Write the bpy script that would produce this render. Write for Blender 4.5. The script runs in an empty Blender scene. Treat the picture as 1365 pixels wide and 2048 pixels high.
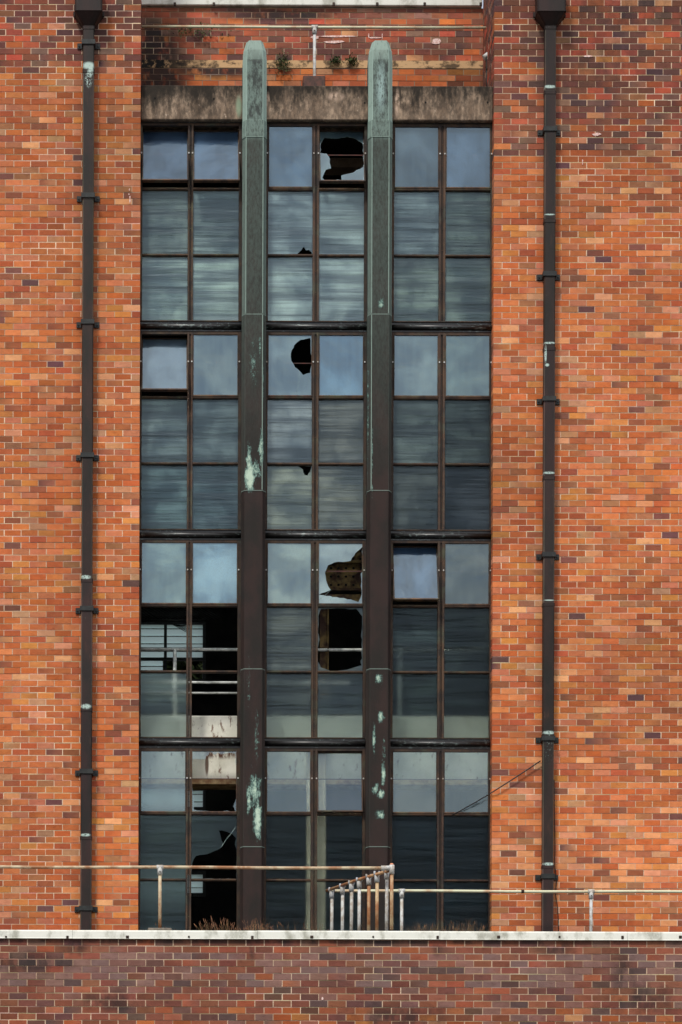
import bpy, math, random
from mathutils import Vector, Matrix
from mathutils.geometry import tessellate_polygon
from mathutils import noise as mnoise
R = math.radians
scene = bpy.context.scene
COL = scene.collection
random.seed(7)

# ---------------------------------------------------------------- camera, sky, sun
S = 141.7                      # photo pixels per metre on the brick face (Y = 0)
D = 40.0                       # camera to brick face
VX, VY = 315.0, 2620.0         # photo pixel of the optical axis
XC, ZC = (VX - 682.5) / S, (1862 - VY) / S
ROLL = 0.0031
cam = bpy.data.cameras.new('camera'); cam_o = bpy.data.objects.new('camera', cam); COL.objects.link(cam_o)
cam_o.location = (XC, -D, ZC)
cam_o.rotation_euler = (Matrix.Rotation(R(90), 3, 'X') @ Matrix.Rotation(ROLL, 3, 'Z')).to_euler()
cam.sensor_fit = 'HORIZONTAL'; cam.sensor_width = 36
cam.lens = S * D / 1365 * 36
cam.shift_x = (682.5 - VX) / 1365; cam.shift_y = (VY - 1024) / 1365
cam.clip_start = 0.5; cam.clip_end = 3000
scene.camera = cam_o

def P(px, py, Y=0.0):
    """point of the place that the photo shows at pixel (px, py), at depth Y"""
    dx, dy = px - VX, py - VY
    c, s = math.cos(-ROLL), math.sin(-ROLL)
    dx, dy = c * dx - s * dy, s * dx + c * dy
    k = (D + Y) / D
    return Vector((XC + dx / S * k, Y, ZC - dy / S * k))

SUN_EL, SUN_AZ = 52, -28       # azimuth: degrees from straight behind the camera, negative = from the left
w = bpy.data.worlds.new('World'); scene.world = w; w.use_nodes = True
nt = w.node_tree; N = nt.nodes; L = nt.links
bg = N['Background']; bg.inputs['Strength'].default_value = 0.105
sky = N.new('ShaderNodeTexSky'); sky.sky_type = 'NISHITA'; sky.sun_disc = False
sky.sun_elevation = R(SUN_EL); sky.sun_rotation = R(180 - SUN_AZ * -1)
sky.air_density = 1.0; sky.dust_density = 2.0
tc = N.new('ShaderNodeTexCoord'); mp = N.new('ShaderNodeMapping'); mp.inputs['Scale'].default_value = (1, 1, 3.0)
cn = N.new('ShaderNodeTexNoise'); cn.inputs['Scale'].default_value = 2.6; cn.inputs['Detail'].default_value = 5; cn.inputs['Roughness'].default_value = .55
cr = N.new('ShaderNodeValToRGB'); cr.color_ramp.elements[0].position = .40; cr.color_ramp.elements[1].position = .60
cr.color_ramp.elements[0].color = (.08, .08, .08, 1); cr.color_ramp.elements[1].color = (.95, .95, .95, 1)
mx = N.new('ShaderNodeMix'); mx.data_type = 'RGBA'; mx.inputs['B'].default_value = (7.2, 7.0, 6.9, 1)
L.new(tc.outputs['Generated'], mp.inputs['Vector']); L.new(mp.outputs['Vector'], cn.inputs['Vector'])
L.new(cn.outputs['Fac'], cr.inputs['Fac']); L.new(cr.outputs['Color'], mx.inputs['Factor'])
L.new(sky.outputs['Color'], mx.inputs['A']); L.new(mx.outputs['Result'], bg.inputs['Color'])
sun = bpy.data.lights.new('sun', 'SUN'); sun_o = bpy.data.objects.new('sun', sun); COL.objects.link(sun_o)
sun.energy = 1.9; sun.angle = R(10); sun.color = (1, .95, .87)
sd = Vector((math.sin(R(SUN_AZ)) * math.cos(R(SUN_EL)), -math.cos(R(SUN_AZ)) * math.cos(R(SUN_EL)), math.sin(R(SUN_EL))))
sun_o.rotation_euler = sd.to_track_quat('Z', 'Y').to_euler()
scene.view_settings.view_transform = 'Standard'; scene.view_settings.look = 'None'
scene.view_settings.exposure = 0.55; scene.view_settings.gamma = 1
scene.render.engine = 'CYCLES'

# ---------------------------------------------------------------- helpers
def lin(r, g, b):
    f = lambda c: (c / 255 / 12.92) if c <= 10 else ((c / 255 + .055) / 1.055) ** 2.4
    return (f(r), f(g), f(b))

def tag(o, label=None, cat=None, group=None, kind=None):
    if label: o['label'] = label
    if cat: o['category'] = cat
    if group: o['group'] = group
    if kind: o['kind'] = kind
    return o

def empty(name, loc, label=None, cat=None, group=None, kind=None):
    o = bpy.data.objects.new(name, None); COL.objects.link(o); o.location = loc; o.empty_display_size = .2
    return tag(o, label, cat, group, kind)

class MB:
    def __init__(s): s.v = []; s.f = []; s.m = []; s.c = []; s.sm = []
    def quad(s, pts, m=0, c=(1, 1, 1), smooth=False):
        n = len(s.v); s.v += [tuple(p) for p in pts]; s.f.append(tuple(range(n, n + len(pts)))); s.m.append(m); s.c.append(c); s.sm.append(smooth)
    def box(s, a, b, m=0, c=(1, 1, 1), bev=0):
        x0, y0, z0 = a; x1, y1, z1 = b
        x0, x1 = min(x0, x1), max(x0, x1); y0, y1 = min(y0, y1), max(y0, y1); z0, z1 = min(z0, z1), max(z0, z1)
        if bev:
            e = bev
            lo = [(x0, y0 + e, z0 + e), (x0 + e, y0, z0 + e), (x1 - e, y0, z0 + e), (x1, y0 + e, z0 + e), (x1, y1 - e, z0 + e), (x1 - e, y1, z0 + e), (x0 + e, y1, z0 + e), (x0, y1 - e, z0 + e)]
            hi = [(p[0], p[1], z1 - e) for p in lo]
            inn = [(x0 + e, y0 + e), (x0 + e, y0 + e), (x1 - e, y0 + e), (x1 - e, y0 + e), (x1 - e, y1 - e), (x1 - e, y1 - e), (x0 + e, y1 - e), (x0 + e, y1 - e)]
            n = len(s.v); s.v += lo + hi
            for i in range(8):
                j = (i + 1) % 8; s.add((n + i, n + j, n + 8 + j, n + 8 + i), m, c)
            for zz, base, flip in ((z0, n, True), (z1, n + 8, False)):
                k = len(s.v); s.v += [(x0 + e, y0 + e, zz), (x1 - e, y0 + e, zz), (x1 - e, y1 - e, zz), (x0 + e, y1 - e, zz)]
                ring = [(1, 2, 1, 0), (3, 4, 2, 1), (5, 6, 3, 2), (7, 0, 0, 3)]
                for p, q, r_, t in ring:
                    f = (base + p, base + q, k + r_, k + t); s.add(f[::-1] if flip else f, m, c)
                for p, t in ((0, 0), (2, 1), (4, 2), (6, 3)):
                    f = (base + p, base + p + 1, k + t); s.add(f[::-1] if flip else f, m, c)
                f = (k, k + 1, k + 2, k + 3); s.add(f[::-1] if flip else f, m, c)
            return
        n = len(s.v)
        s.v += [(x0, y0, z0), (x1, y0, z0), (x1, y1, z0), (x0, y1, z0), (x0, y0, z1), (x1, y0, z1), (x1, y1, z1), (x0, y1, z1)]
        for f in ((0, 3, 2, 1), (4, 5, 6, 7), (0, 1, 5, 4), (1, 2, 6, 5), (2, 3, 7, 6), (3, 0, 4, 7)): s.add(tuple(n + i for i in f), m, c)
    def add(s, f, m=0, c=(1, 1, 1), smooth=False): s.f.append(f); s.m.append(m); s.c.append(c); s.sm.append(smooth)
    def prism(s, prof, z0, z1, m=0, c=(1, 1, 1), top=None, cs=None):
        """profile [(x, y)...] counter-clockwise, extruded from z0 to z1; top = profile at z1"""
        n = len(s.v); k = len(prof); top = top or prof
        s.v += [(x, y, z0) for x, y in prof] + [(x, y, z1) for x, y in top]
        for i in range(k): s.add((n + i, n + (i + 1) % k, n + k + (i + 1) % k, n + k + i), m, cs.get(i, c) if cs else c)
        s.add(tuple(n + i for i in range(k))[::-1], m, c); s.add(tuple(n + k + i for i in range(k)), m, c)
    def tube(s, pts, r, n=10, m=0, c=(1, 1, 1), caps=True):
        pts = [Vector(p) for p in pts]; rs = r if isinstance(r, (list, tuple)) else [r] * len(pts)
        rings = []
        up = None
        for i, p in enumerate(pts):
            d = (pts[min(i + 1, len(pts) - 1)] - pts[max(i - 1, 0)]).normalized()
            if up is None: up = d.orthogonal().normalized()
            up = (up - d * up.dot(d)).normalized(); sdv = d.cross(up)
            b = len(s.v); rings.append(b)
            for k in range(n):
                a = 2 * math.pi * k / n; s.v.append(tuple(p + (up * math.cos(a) + sdv * math.sin(a)) * rs[i]))
        for a, b in zip(rings, rings[1:]):
            for k in range(n): s.add((a + k, a + (k + 1) % n, b + (k + 1) % n, b + k), m, c, True)
        if caps:
            s.add(tuple(rings[0] + k for k in range(n))[::-1], m, c); s.add(tuple(rings[-1] + k for k in range(n)), m, c)
    def build(s, name, mats, parent=None, loc=None):
        me = bpy.data.meshes.new(name)
        if loc is None: loc = Vector((0, 0, 0))
        loc = Vector(loc)
        me.from_pydata([tuple(Vector(v) - loc) for v in s.v], [], s.f)
        if not isinstance(mats, (list, tuple)): mats = [mats]
        for mm in mats: me.materials.append(mm)
        me.polygons.foreach_set('material_index', s.m); me.polygons.foreach_set('use_smooth', s.sm)
        ca = me.color_attributes.new('tone', 'FLOAT_COLOR', 'CORNER')
        buf = []
        for f, c in zip(s.f, s.c):
            if isinstance(c, list):
                for q in c: buf += [q[0], q[1], q[2], 1.0]
            else: buf += [c[0], c[1], c[2], 1.0] * len(f)
        ca.data.foreach_set('color', buf)
        me.update()
        o = bpy.data.objects.new(name, me); COL.objects.link(o)
        if parent:
            o.parent = parent; o.location = loc - abs_loc(parent)
        else: o.location = loc
        return o

def abs_loc(o):
    v = Vector(o.location)
    while o.parent: o = o.parent; v = v + Vector(o.location)
    return v

# ---------------------------------------------------------------- materials
class NT:
    def __init__(s, name):
        s.mat = bpy.data.materials.new(name); s.mat.use_nodes = True; s.t = s.mat.node_tree
        s.b = s.t.nodes['Principled BSDF']; s.out = s.t.nodes['Material Output']; s.pos = None
    def n(s, t, **kw):
        o = s.t.nodes.new('ShaderNode' + t)
        for k, v in kw.items():
            if k in o.inputs: 
                if hasattr(v, 'is_linked') or isinstance(v, bpy.types.NodeSocket): s.t.links.new(v, o.inputs[k])
                else: o.inputs[k].default_value = v
            else: setattr(o, k, v)
        return o
    def l(s, a, b): s.t.links.new(a, b)
    def P(s):
        if s.pos is None: s.pos = s.n('NewGeometry').outputs['Position']
        return s.pos
    def noise(s, scale, stretch=(1, 1, 1), detail=4, rough=.55, off=(0, 0, 0), dist=0):
        mp = s.n('Mapping'); mp.inputs['Scale'].default_value = stretch; mp.inputs['Location'].default_value = off
        s.l(s.P(), mp.inputs['Vector'])
        o = s.n('TexNoise'); o.inputs['Scale'].default_value = scale; o.inputs['Detail'].default_value = detail
        o.inputs['Roughness'].default_value = rough; o.inputs['Distortion'].default_value = dist
        s.l(mp.outputs['Vector'], o.inputs['Vector']); return o.outputs['Fac']
    def ramp(s, fac, a, b, lo=0., hi=1.):
        o = s.n('MapRange'); o.inputs['From Min'].default_value = a; o.inputs['From Max'].default_value = b
        o.inputs['To Min'].default_value = lo; o.inputs['To Max'].default_value = hi; o.interpolation_type = 'SMOOTHSTEP'
        s.l(fac, o.inputs['Value']); return o.outputs['Result']
    def mix(s, fac, a, b, blend='MIX'):
        o = s.n('Mix', data_type='RGBA', blend_type=blend)
        for k, v in (('Factor', fac), ('A', a), ('B', b)):
            if isinstance(v, bpy.types.NodeSocket): s.l(v, o.inputs[k])
            elif k == 'Factor': o.inputs[k].default_value = v
            else: o.inputs[k].default_value = (v[0], v[1], v[2], 1)
        return o.outputs['Result']
    def math(s, op, a, b=0.):
        o = s.n('Math', operation=op)
        for i, v in enumerate((a, b)):
            if isinstance(v, bpy.types.NodeSocket): s.l(v, o.inputs[i])
            else: o.inputs[i].default_value = v
        return o.outputs[0]
    def ell(s, c, r, soft=.5):
        """soft ellipsoid mask: 1 inside, 0 outside"""
        mp = s.n('Mapping'); mp.vector_type = 'POINT'
        sc = [1 / q for q in r]; mp.inputs['Scale'].default_value = sc
        mp.inputs['Location'].default_value = [-c[i] * sc[i] for i in range(3)]
        s.l(s.P(), mp.inputs['Vector'])
        le = s.n('VectorMath', operation='LENGTH'); s.l(mp.outputs['Vector'], le.inputs[0])
        return s.ramp(le.outputs['Value'], 1.0, 1.0 - soft)
    def vmax(s, items):
        o = items[0]
        for i in items[1:]: o = s.math('MAXIMUM', o, i)
        return o
    def tone(s):
        o = s.n('VertexColor'); o.layer_name = 'tone'; return o.outputs['Color']
    def bump(s, h, strength=.3, dist=.01):
        o = s.n('Bump'); o.inputs['Strength'].default_value = strength; o.inputs['Distance'].default_value = dist
        s.l(h, o.inputs['Height']); s.l(o.outputs['Normal'], s.b.inputs['Normal']); return o
    def base(s, c):
        if isinstance(c, bpy.types.NodeSocket): s.l(c, s.b.inputs['Base Color'])
        else: s.b.inputs['Base Color'].default_value = (c[0], c[1], c[2], 1)
    def set(s, rough=.6, metal=0., spec=.4):
        s.b.inputs['Roughness'].default_value = rough; s.b.inputs['Metallic'].default_value = metal
        s.b.inputs['Specular IOR Level'].default_value = spec; return s

SOOT = lin(38, 33, 32)
def mat_brick():
    m = NT('brick')
    g = m.noise(9, (1, 1, 1.6), 5, .6); f = m.noise(140, (1, 1, 1), 3, .6, (3, 1, 2))
    c = m.mix(m.ramp(g, .36, .68, 0, .5), m.tone(), m.mix(1, m.tone(), (1.34, 1.42, 1.46), 'MULTIPLY'))
    g2 = m.noise(13, (.8, 1, 1.6), 4, .6, (8, 8, 8)); c = m.mix(m.ramp(g2, .56, .74, 0, .65), c, m.mix(1, c, (.62, .56, .6), 'MULTIPLY'))
    c = m.mix(m.ramp(f, .35, .7, 0, .4), c, m.mix(1, c, (.66, .64, .64), 'MULTIPLY'))
    # soot and damp stains with places of their own
    big = m.noise(1.1, (1, 1, .6), 4, .6, (5, 0, 1)); st = m.noise(5, (1, 1, .5), 5, .65, (1, 2, 3))
    p = P
    spots = [m.ell(p(1250, 20), (1.3, 1, .55), .8), m.ell(p(235, 20), (.5, 1, .5), .9), m.ell(p(1180, 120), (1.4, 1, .9), .95)]
    sm = m.math('MULTIPLY', m.vmax(spots), m.ramp(st, .3, .62, .1, .62))
    low = [m.ell(p(600, 1872, -2.93), (9, .5, .16), .5), m.ell(p(230, 2005, -2.93), (.75, .5, .22), .8), m.ell(p(1290, 2000, -2.93), (.8, .5, .35), .9),
           m.ell(p(1250, 1960, -2.93), (.25, .5, .5), .8), m.ell(p(800, 2035, -2.93), (1.2, .5, .25), .9), m.ell(p(60, 1925, -2.93), (.9, .5, .2), .8),
           m.ell(p(505, 1890, -2.93), (.06, .5, .3), .8), m.ell(p(876, 1890, -2.93), (.12, .5, .22), .8), m.ell(p(150, 1890, -2.93), (.3, .5, .22), .8),
           m.ell(p(1110, 1890, -2.93), (.45, .5, .2), .8)]
    lm = m.math('MULTIPLY', m.vmax(low), m.ramp(st, .36, .6, .12, .75))
    back = [m.ell(p(300, 110, 1.4), (.55, .4, .75), .5), m.ell(p(300, 160, 1.4), (.7, .4, .4), .5), m.ell(p(340, 128, 1.4), (1.1, .4, .10), .6), m.ell(p(560, 30, 1.4), (1.3, .4, .14), .8), m.ell(p(430, 140, 1.4), (1.3, .4, .18), .8), m.math('MULTIPLY', m.ell(p(700, 100, 1.4), (2.4, .4, .2), .9), .5), m.ell(p(570, 125, 1.4), (.2, .4, .2), .8)]
    bm = m.math('MULTIPLY', m.vmax(back), m.ramp(st, .30, .52, .15, .95))
    mk = m.vmax([sm, lm, bm])
    c = m.mix(mk, c, SOOT)
    gen = m.math('MULTIPLY', m.ramp(big, .5, .75), .25)
    c = m.mix(gen, c, m.mix(1, c, (.7, .68, .72), 'MULTIPLY'))
    m.base(c); m.set(.82, 0, .3); m.bump(m.noise(60, (1, 1, 1), 6, .7), .5, .004)
    return m.mat
def mat_mortar():
    m = NT('mortar'); g = m.noise(2.2, (1, 1, 1), 5, .6); f = m.noise(70, (1, 1, 1), 3)
    c = m.mix(m.ramp(g, .38, .65, 0, .7), m.tone(), m.mix(1, m.tone(), (.55, .5, .47), 'MULTIPLY'))
    c = m.mix(m.ramp(f, .4, .7, 0, .35), c, (.12, .09, .07))
    m.base(c); m.set(.95, 0, .15); m.bump(f, .5, .003); return m.mat
def mat_simple(name, c1, c2, scale=8, stretch=(1, 1, 1), rough=.7, metal=0, lo=.4, hi=.65, bump=.2, spec=.4, tone=False):
    m = NT(name); g = m.noise(scale, stretch, 6, .62)
    c = m.mix(m.ramp(g, lo, hi), c1, c2)
    if tone: c = m.mix(1, c, m.tone(), 'MULTIPLY')
    m.base(c); m.set(rough, metal, spec); m.bump(m.noise(scale * 6, stretch, 4), bump, .004); return m.mat
def mat_concrete_lintel():
    m = NT('lintel_concrete')
    zt = P(600, 170, .12).z
    sep = m.n('SeparateXYZ'); m.l(m.P(), sep.inputs[0])
    h = m.math('SUBTRACT', zt, sep.outputs['Z'])      # distance under the top
    st = m.noise(3.2, (1.3, 1, .5), 6, .68); fi = m.noise(22, (1, 1, .5), 5, .7)
    run = m.ramp(st, .3, .72, .0, .42)
    k = m.math('SUBTRACT', run, h)
    mask = m.ramp(m.math('ADD', k, m.math('MULTIPLY', fi, .3)), -.06, .38)
    c = m.mix(m.ramp(m.noise(5, (1.6, 1, .6), 6, .66, (7, 0, 0)), .35, .68), lin(114, 96, 80), lin(172, 150, 128))
    c = m.mix(m.ramp(m.noise(16, (1.2, 1, .7), 5, .7, (3, 1, 0)), .6, .7, 0, .8), c, lin(212, 192, 172))
    c = m.mix(m.ramp(fi, .36, .6, .0, .6), c, lin(72, 64, 57))
    c = m.mix(m.math('MULTIPLY', mask, .93), c, lin(36, 33, 29))
    for (x, y) in ((428, 197), (668, 192), (730, 205), (852, 204), (976, 204), (310, 196)):
        c = m.mix(m.ell(P(x, y, .12), (.02, .3, .022), .6), c, lin(20, 18, 16))
    c = m.mix(m.math('MULTIPLY', m.vmax([m.ell(P(672, 192, .12), (.17, .3, .09), .8), m.ell(P(795, 205, .12), (.05, .3, .26), .7), m.ell(P(536, 205, .12), (.04, .3, .2), .7)]), m.ramp(fi, .4, .6)), c, lin(190, 165, 145))
    c = m.mix(m.math('MULTIPLY', m.ell(P(478, 212, .12), (.06, .3, .2), .7), .8), c, lin(140, 160, 135))
    m.base(c); m.set(.9, 0, .2); m.bump(m.noise(30, (1, 1, 1), 6, .7), .6, .008); return m.mat
BR1, BR2 = lin(50, 37, 34), lin(36, 32, 29)
VERD, VERD2 = lin(84, 116, 110), lin(184, 206, 186)
def mat_pilaster():
    m = NT('weathered_copper')
    sep = m.n('SeparateXYZ'); m.l(m.P(), sep.inputs[0]); z = sep.outputs['Z']
    g = m.noise(3, (1, 1, .5), 5, .6); f = m.noise(26, (1.6, 1, .55), 6, .72); ff = m.noise(90, (1, 1, 1), 4, .7, (2, 3, 1))
    c = m.mix(m.ramp(g, .35, .65), BR1, BR2)
    c = m.mix(m.ramp(ff, .6, .72, 0, .35), c, lin(104, 104, 96))
    # green-grey film on the upper lengths
    film = m.math('MULTIPLY', m.ramp(z, P(500, 1050).z, P(500, 350).z, 0, .9), m.ramp(f, .3, .66, .35, 1))
    c = m.mix(film, c, lin(74, 86, 80))
    top = m.math('MULTIPLY', m.ramp(z, P(500, 285).z, P(500, 265).z), m.ramp(f, .36, .58, .25, .9))
    c = m.mix(top, c, lin(112, 130, 122))
    blotch = m.math('MULTIPLY', m.ramp(z, P(500, 240).z, P(500, 232).z), m.ramp(m.noise(7, (1.2, 1, .5), 6, .75, (9, 1, 4)), .46, .6, 0, .9))
    c = m.mix(blotch, c, lin(56, 60, 58))
    up = m.math('MULTIPLY', m.ramp(z, P(500, 130).z, P(500, 90).z, 0, .7), m.ramp(f, .3, .5)); c = m.mix(up, c, lin(150, 166, 156))
    light2 = m.math('MULTIPLY', m.ell(P(762, 175), (.09, .5, .5), .9), m.ramp(f, .36, .5)); c = m.mix(light2, c, lin(146, 170, 166))
    tn = m.n('SeparateColor'); m.l(m.tone(), tn.inputs[0])
    c = m.mix(m.math('MULTIPLY', tn.outputs[0], m.ramp(f, .22, .5, .4, 1)), c, lin(146, 168, 158))
    pt = []
    jag = m.noise(17, (1.2, 1, .7), 8, .82, (4, 7, 2))
    for (x, y, rx, rz, a) in ((507, 735, .10, .45, .30), (523, 900, .05, .36, .46), (498, 925, .05, .34, .52), (500, 955, .09, .26, .72), (512, 940, .10, .22, .42), (520, 700, .03, .3, .36),
                           (513, 1480, .05, .6, .33), (510, 1585, .13, .42, .44), (516, 1640, .08, .40, .60), (498, 1600, .05, .3, .46), (498, 1365, .04, .5, .28), (763, 608, .07, .10, .42),
                           (757, 1358, .08, .10, .46), (748, 1478, .035, .36, .46), (762, 1435, .06, .13, .48), (767, 1550, .04, .22, .56), (752, 1580, .09, .12, .46), (762, 1588, .08, .1, .5),
                           (760, 1632, .09, .10, .48), (768, 1500, .04, .4, .3), (745, 930, .02, .9, .34), (737, 820, .02, 1.6, .3), (690 - 163, 760, .02, .5, .34)):
        pt.append(m.math('MULTIPLY', m.ell(P(x, y), (rx * 1.5, .6, rz * 1.4), 1.0), a * 1.15))
    pv = m.math('ADD', m.vmax(pt), m.math('MULTIPLY', m.math('SUBTRACT', jag, .5), 1.6))
    pm_ = m.ramp(pv, .29, .44)
    c = m.mix(m.math('MULTIPLY', pm_, m.ramp(m.vmax(pt), .02, .08)), c, m.mix(m.ramp(m.math('ADD', m.math('MULTIPLY', ff, .4), pv), .56, .92), VERD, VERD2))
    m.base(c); m.set(.72, .0, .22); m.bump(f, .3, .004); return m.mat
def mat_pipe():
    m = NT('painted_downpipe')
    g = m.noise(5, (1, 1, .3), 5, .6); f = m.noise(60, (1, 1, .6), 5, .7, (2, 1, 0)); 
    c = m.mix(m.ramp(g, .35, .65), lin(46, 30, 27), lin(30, 25, 22))
    c = m.mix(1, c, m.tone(), 'MULTIPLY')
    c = m.mix(m.ramp(f, .64, .74, 0, .5), c, lin(118, 116, 104))
    c = m.mix(m.ramp(m.noise(7, (1.5, 1, .35), 6, .7, (3, 3, 3)), .58, .7, 0, .55), c, lin(72, 48, 36))
    pt = []
    for (x, y, rx, rz, lo, hi) in ((178, 140, .12, .07, .3, .45), (182, 150, .05, .12, .35, .5), (178, 166, .07, .16, .5, .6), (1089, 715, .022, .17, .42, .5), (1092, 737, .04, .03, .3, .45), (1097, 182, .12, .03, .35, .5),
                                   (172, 1160, .1, .04, .4, .5), (172, 1418, .1, .05, .4, .5), (172, 1674, .1, .03, .4, .5), (1097, 437, .1, .015, .3, .45), (1097, 693, .12, .02, .35, .5),
                                   (1096, 952, .12, .022, .35, .5), (1096, 1206, .1, .012, .3, .45), (1096, 1470, .12, .035, .35, .5), (1095, 1732, .12, .03, .4, .5), (1095, 1500, .1, .3, .6, .68)):
        pt.append(m.math('MULTIPLY', m.ell(P(x, y), (rx, .5, rz), .5), m.ramp(f, lo, hi)))
    c = m.mix(m.vmax(pt), c, lin(176, 198, 190))
    m.base(c); m.set(.55, 0, .28); m.bump(f, .25, .004); return m.mat
def mat_frame():
    m = NT('bronze_window_frame')
    g = m.noise(7, (1, 1, .6), 5, .65); f = m.noise(45, (1, 1, 1), 4, .7)
    c = m.mix(m.ramp(g, .35, .62), lin(38, 29, 25), lin(70, 51, 36))
    c = m.mix(m.ramp(f, .58, .7, 0, .55), c, lin(122, 88, 56))
    c = m.mix(m.ramp(m.noise(4, (1, 1, 1), 4, .6, (4, 4, 4)), .52, .68, 0, .5), c, lin(70, 78, 62))
    c = m.mix(1, c, m.tone(), 'MULTIPLY')
    m.base(c); m.set(.6, 0, .35); m.bump(f, .2, .003); return m.mat
def mat_transom():
    m = NT('dark_transom'); f = m.noise(30, (.5, 1, 1), 5, .7); g = m.noise(2.0, (1, 1, 1), 3, .6)
    c = m.mix(m.ramp(m.math('ADD', f, m.math('MULTIPLY', g, .3)), .70, .84, 0, .7), lin(24, 23, 23), lin(130, 146, 142))
    m.base(c); m.set(.38, 0, .6); return m.mat
def mat_glass(name, ripple, refr_rough, k_dust, k_gloss, seed, streak):
    m = NT(name); T = m.t
    oi = m.n('ObjectInfo'); tint = oi.outputs['Color']; rnd = oi.outputs['Random']; alpha = oi.outputs['Alpha']
    front = m.math('SUBTRACT', 1., m.n('NewGeometry').outputs['Backfacing'])
    def pn(sx, sz, detail, rough, dist, k=1.):
        mp = m.n('Mapping'); mp.inputs['Scale'].default_value = (sx, 1, sz)
        cb = m.n('CombineXYZ'); m.l(m.math('MULTIPLY', rnd, 37. * k), cb.inputs['X']); m.l(m.math('MULTIPLY', rnd, 91. * k), cb.inputs['Z'])
        m.l(m.P(), mp.inputs['Vector']); m.l(cb.outputs[0], mp.inputs['Location'])
        no = m.n('TexNoise'); no.inputs['Scale'].default_value = 1; no.inputs['Detail'].default_value = detail; no.inputs['Roughness'].default_value = rough; no.inputs['Distortion'].default_value = dist
        m.l(mp.outputs['Vector'], no.inputs['Vector']); return no.outputs['Fac']
    rip = pn(ripple[0], ripple[1], 4, .6, .12)
    fine = m.noise(130, (.3, 1, 1.0), 2, .5)
    bp = m.n('Bump'); bp.inputs['Strength'].default_value = 1; bp.inputs['Distance'].default_value = ripple[2]; m.l(rip, bp.inputs['Height'])
    bp2 = m.n('Bump'); bp2.inputs['Strength'].default_value = .5; bp2.inputs['Distance'].default_value = ripple[3]; m.l(fine, bp2.inputs['Height']); m.l(bp.outputs['Normal'], bp2.inputs['Normal'])
    gl = m.n('BsdfGlossy'); gl.inputs['Roughness'].default_value = ripple[4]; m.l(bp2.outputs['Normal'], gl.inputs['Normal']); gl.inputs['Color'].default_value = (.70, .90, 1, 1)
    rf = m.n('BsdfRefraction'); rf.inputs['IOR'].default_value = 1.2; rf.inputs['Roughness'].default_value = refr_rough
    rf.inputs['Color'].default_value = (.90, .95, .93, 1)
    df = m.n('BsdfDiffuse')
    dirt = pn(1.9, 2.0, 5, .55, .3, 1.7); grime = m.noise(60, (1, 1, .6), 4, .7, (0, seed, 0)); run = pn(14, 1.2, 4, .6, 0, 2.3); band = m.math('ADD', m.math('MULTIPLY', pn(.45, 8, 3, .5, .12, 3.1), .55), m.math('MULTIPLY', pn(.7, 34, 4, .65, .1, 4.3), .45))
    dc = m.mix(m.ramp(dirt, .3, .7), m.mix(1, tint, (.42, .48, .56), 'MULTIPLY'), m.mix(1, tint, (1.8, 1.68, 1.5), 'MULTIPLY'))
    dc = m.mix(m.ramp(run, .4, .7, 0, .35 * (1 - streak)), dc, m.mix(1, tint, (1.7, 1.7, 1.6), 'MULTIPLY'))
    dc = m.mix(m.ramp(band, .38, .60), m.mix(streak, dc, m.mix(1, dc, (1.9, 1.9, 1.85), 'MULTIPLY')), m.mix(streak, dc, m.mix(1, dc, (.38, .38, .42), 'MULTIPLY')))
    grit = m.noise(150, (.8, 1, 1), 3, .7, (0, seed, 5)); dc = m.mix(m.ramp(grit, .3, .7), m.mix(1, dc, (.72, .72, .72), 'MULTIPLY'), m.mix(1, dc, (1.3, 1.3, 1.3), 'MULTIPLY'))
    dc = m.mix(m.ramp(grime, .66, .76, 0, .4), dc, (.40, .42, .40))
    m.l(dc, df.inputs['Color'])
    ms = m.n('MixShader'); kk = m.ramp(dirt, .3, .75, k_dust * .8, min(1, k_dust * 1.25)); m.l(m.math('MULTIPLY', kk, front), ms.inputs[0])
    m.l(rf.outputs[0], ms.inputs[1]); m.l(df.outputs[0], ms.inputs[2])
    fr = m.n('Fresnel'); fr.inputs['IOR'].default_value = 1.9
    m2 = m.n('MixShader'); m.l(m.math('MULTIPLY', m.math('MULTIPLY', m.math('MULTIPLY', fr.outputs[0], k_gloss), alpha), front), m2.inputs[0]); m.l(ms.outputs[0], m2.inputs[1]); m.l(gl.outputs[0], m2.inputs[2])
    T.links.new(m2.outputs[0], m.out.inputs['Surface']); T.nodes.remove(m.b); return m.mat

BRICK, MORTAR = mat_brick(), mat_mortar()
LINTEL = mat_concrete_lintel()
PIL, PIPE, FRAME, TRANSOM = mat_pilaster(), mat_pipe(), mat_frame(), mat_transom()
GRIP = mat_glass('rippled_wired_glass', (.6, 9, .024, .0012, .26), .46, .5, .85, 3, .85)
GRIP2 = mat_glass('rippled_thin_dust_glass', (.6, 9, .02, .0012, .26), .44, .28, .8, 5, .7)
GSMO2 = mat_glass('clear_light_dust_glass', (1.1, 1.6, .016, .00012, .13), .26, .16, 1.1, 17, 0.)
GSMO = mat_glass('clear_dusty_glass', (1.1, 1.6, .016, .00012, .13), .3, .42, 1.35, 11, 0.)
GEDGE = mat_simple('snapped_glass_edge', lin(190, 214, 208), lin(110, 140, 136), 30, rough=.2)
IRON = mat_simple('black_iron', lin(26, 28, 27), lin(40, 44, 42), 20, rough=.5)
CAP = mat_simple('painted_metal_capping', lin(224, 225, 215), lin(160, 160, 146), 4, (1.2, 1, .8), rough=.5, lo=.46, hi=.72, bump=.3)
RUSTSPOT = mat_simple('rusted_clip', lin(70, 52, 40), lin(24, 22, 20), 40)
GALV = mat_simple('galvanised_steel', lin(196, 198, 196), lin(158, 148, 134), 14, rough=.55, tone=True)
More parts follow.
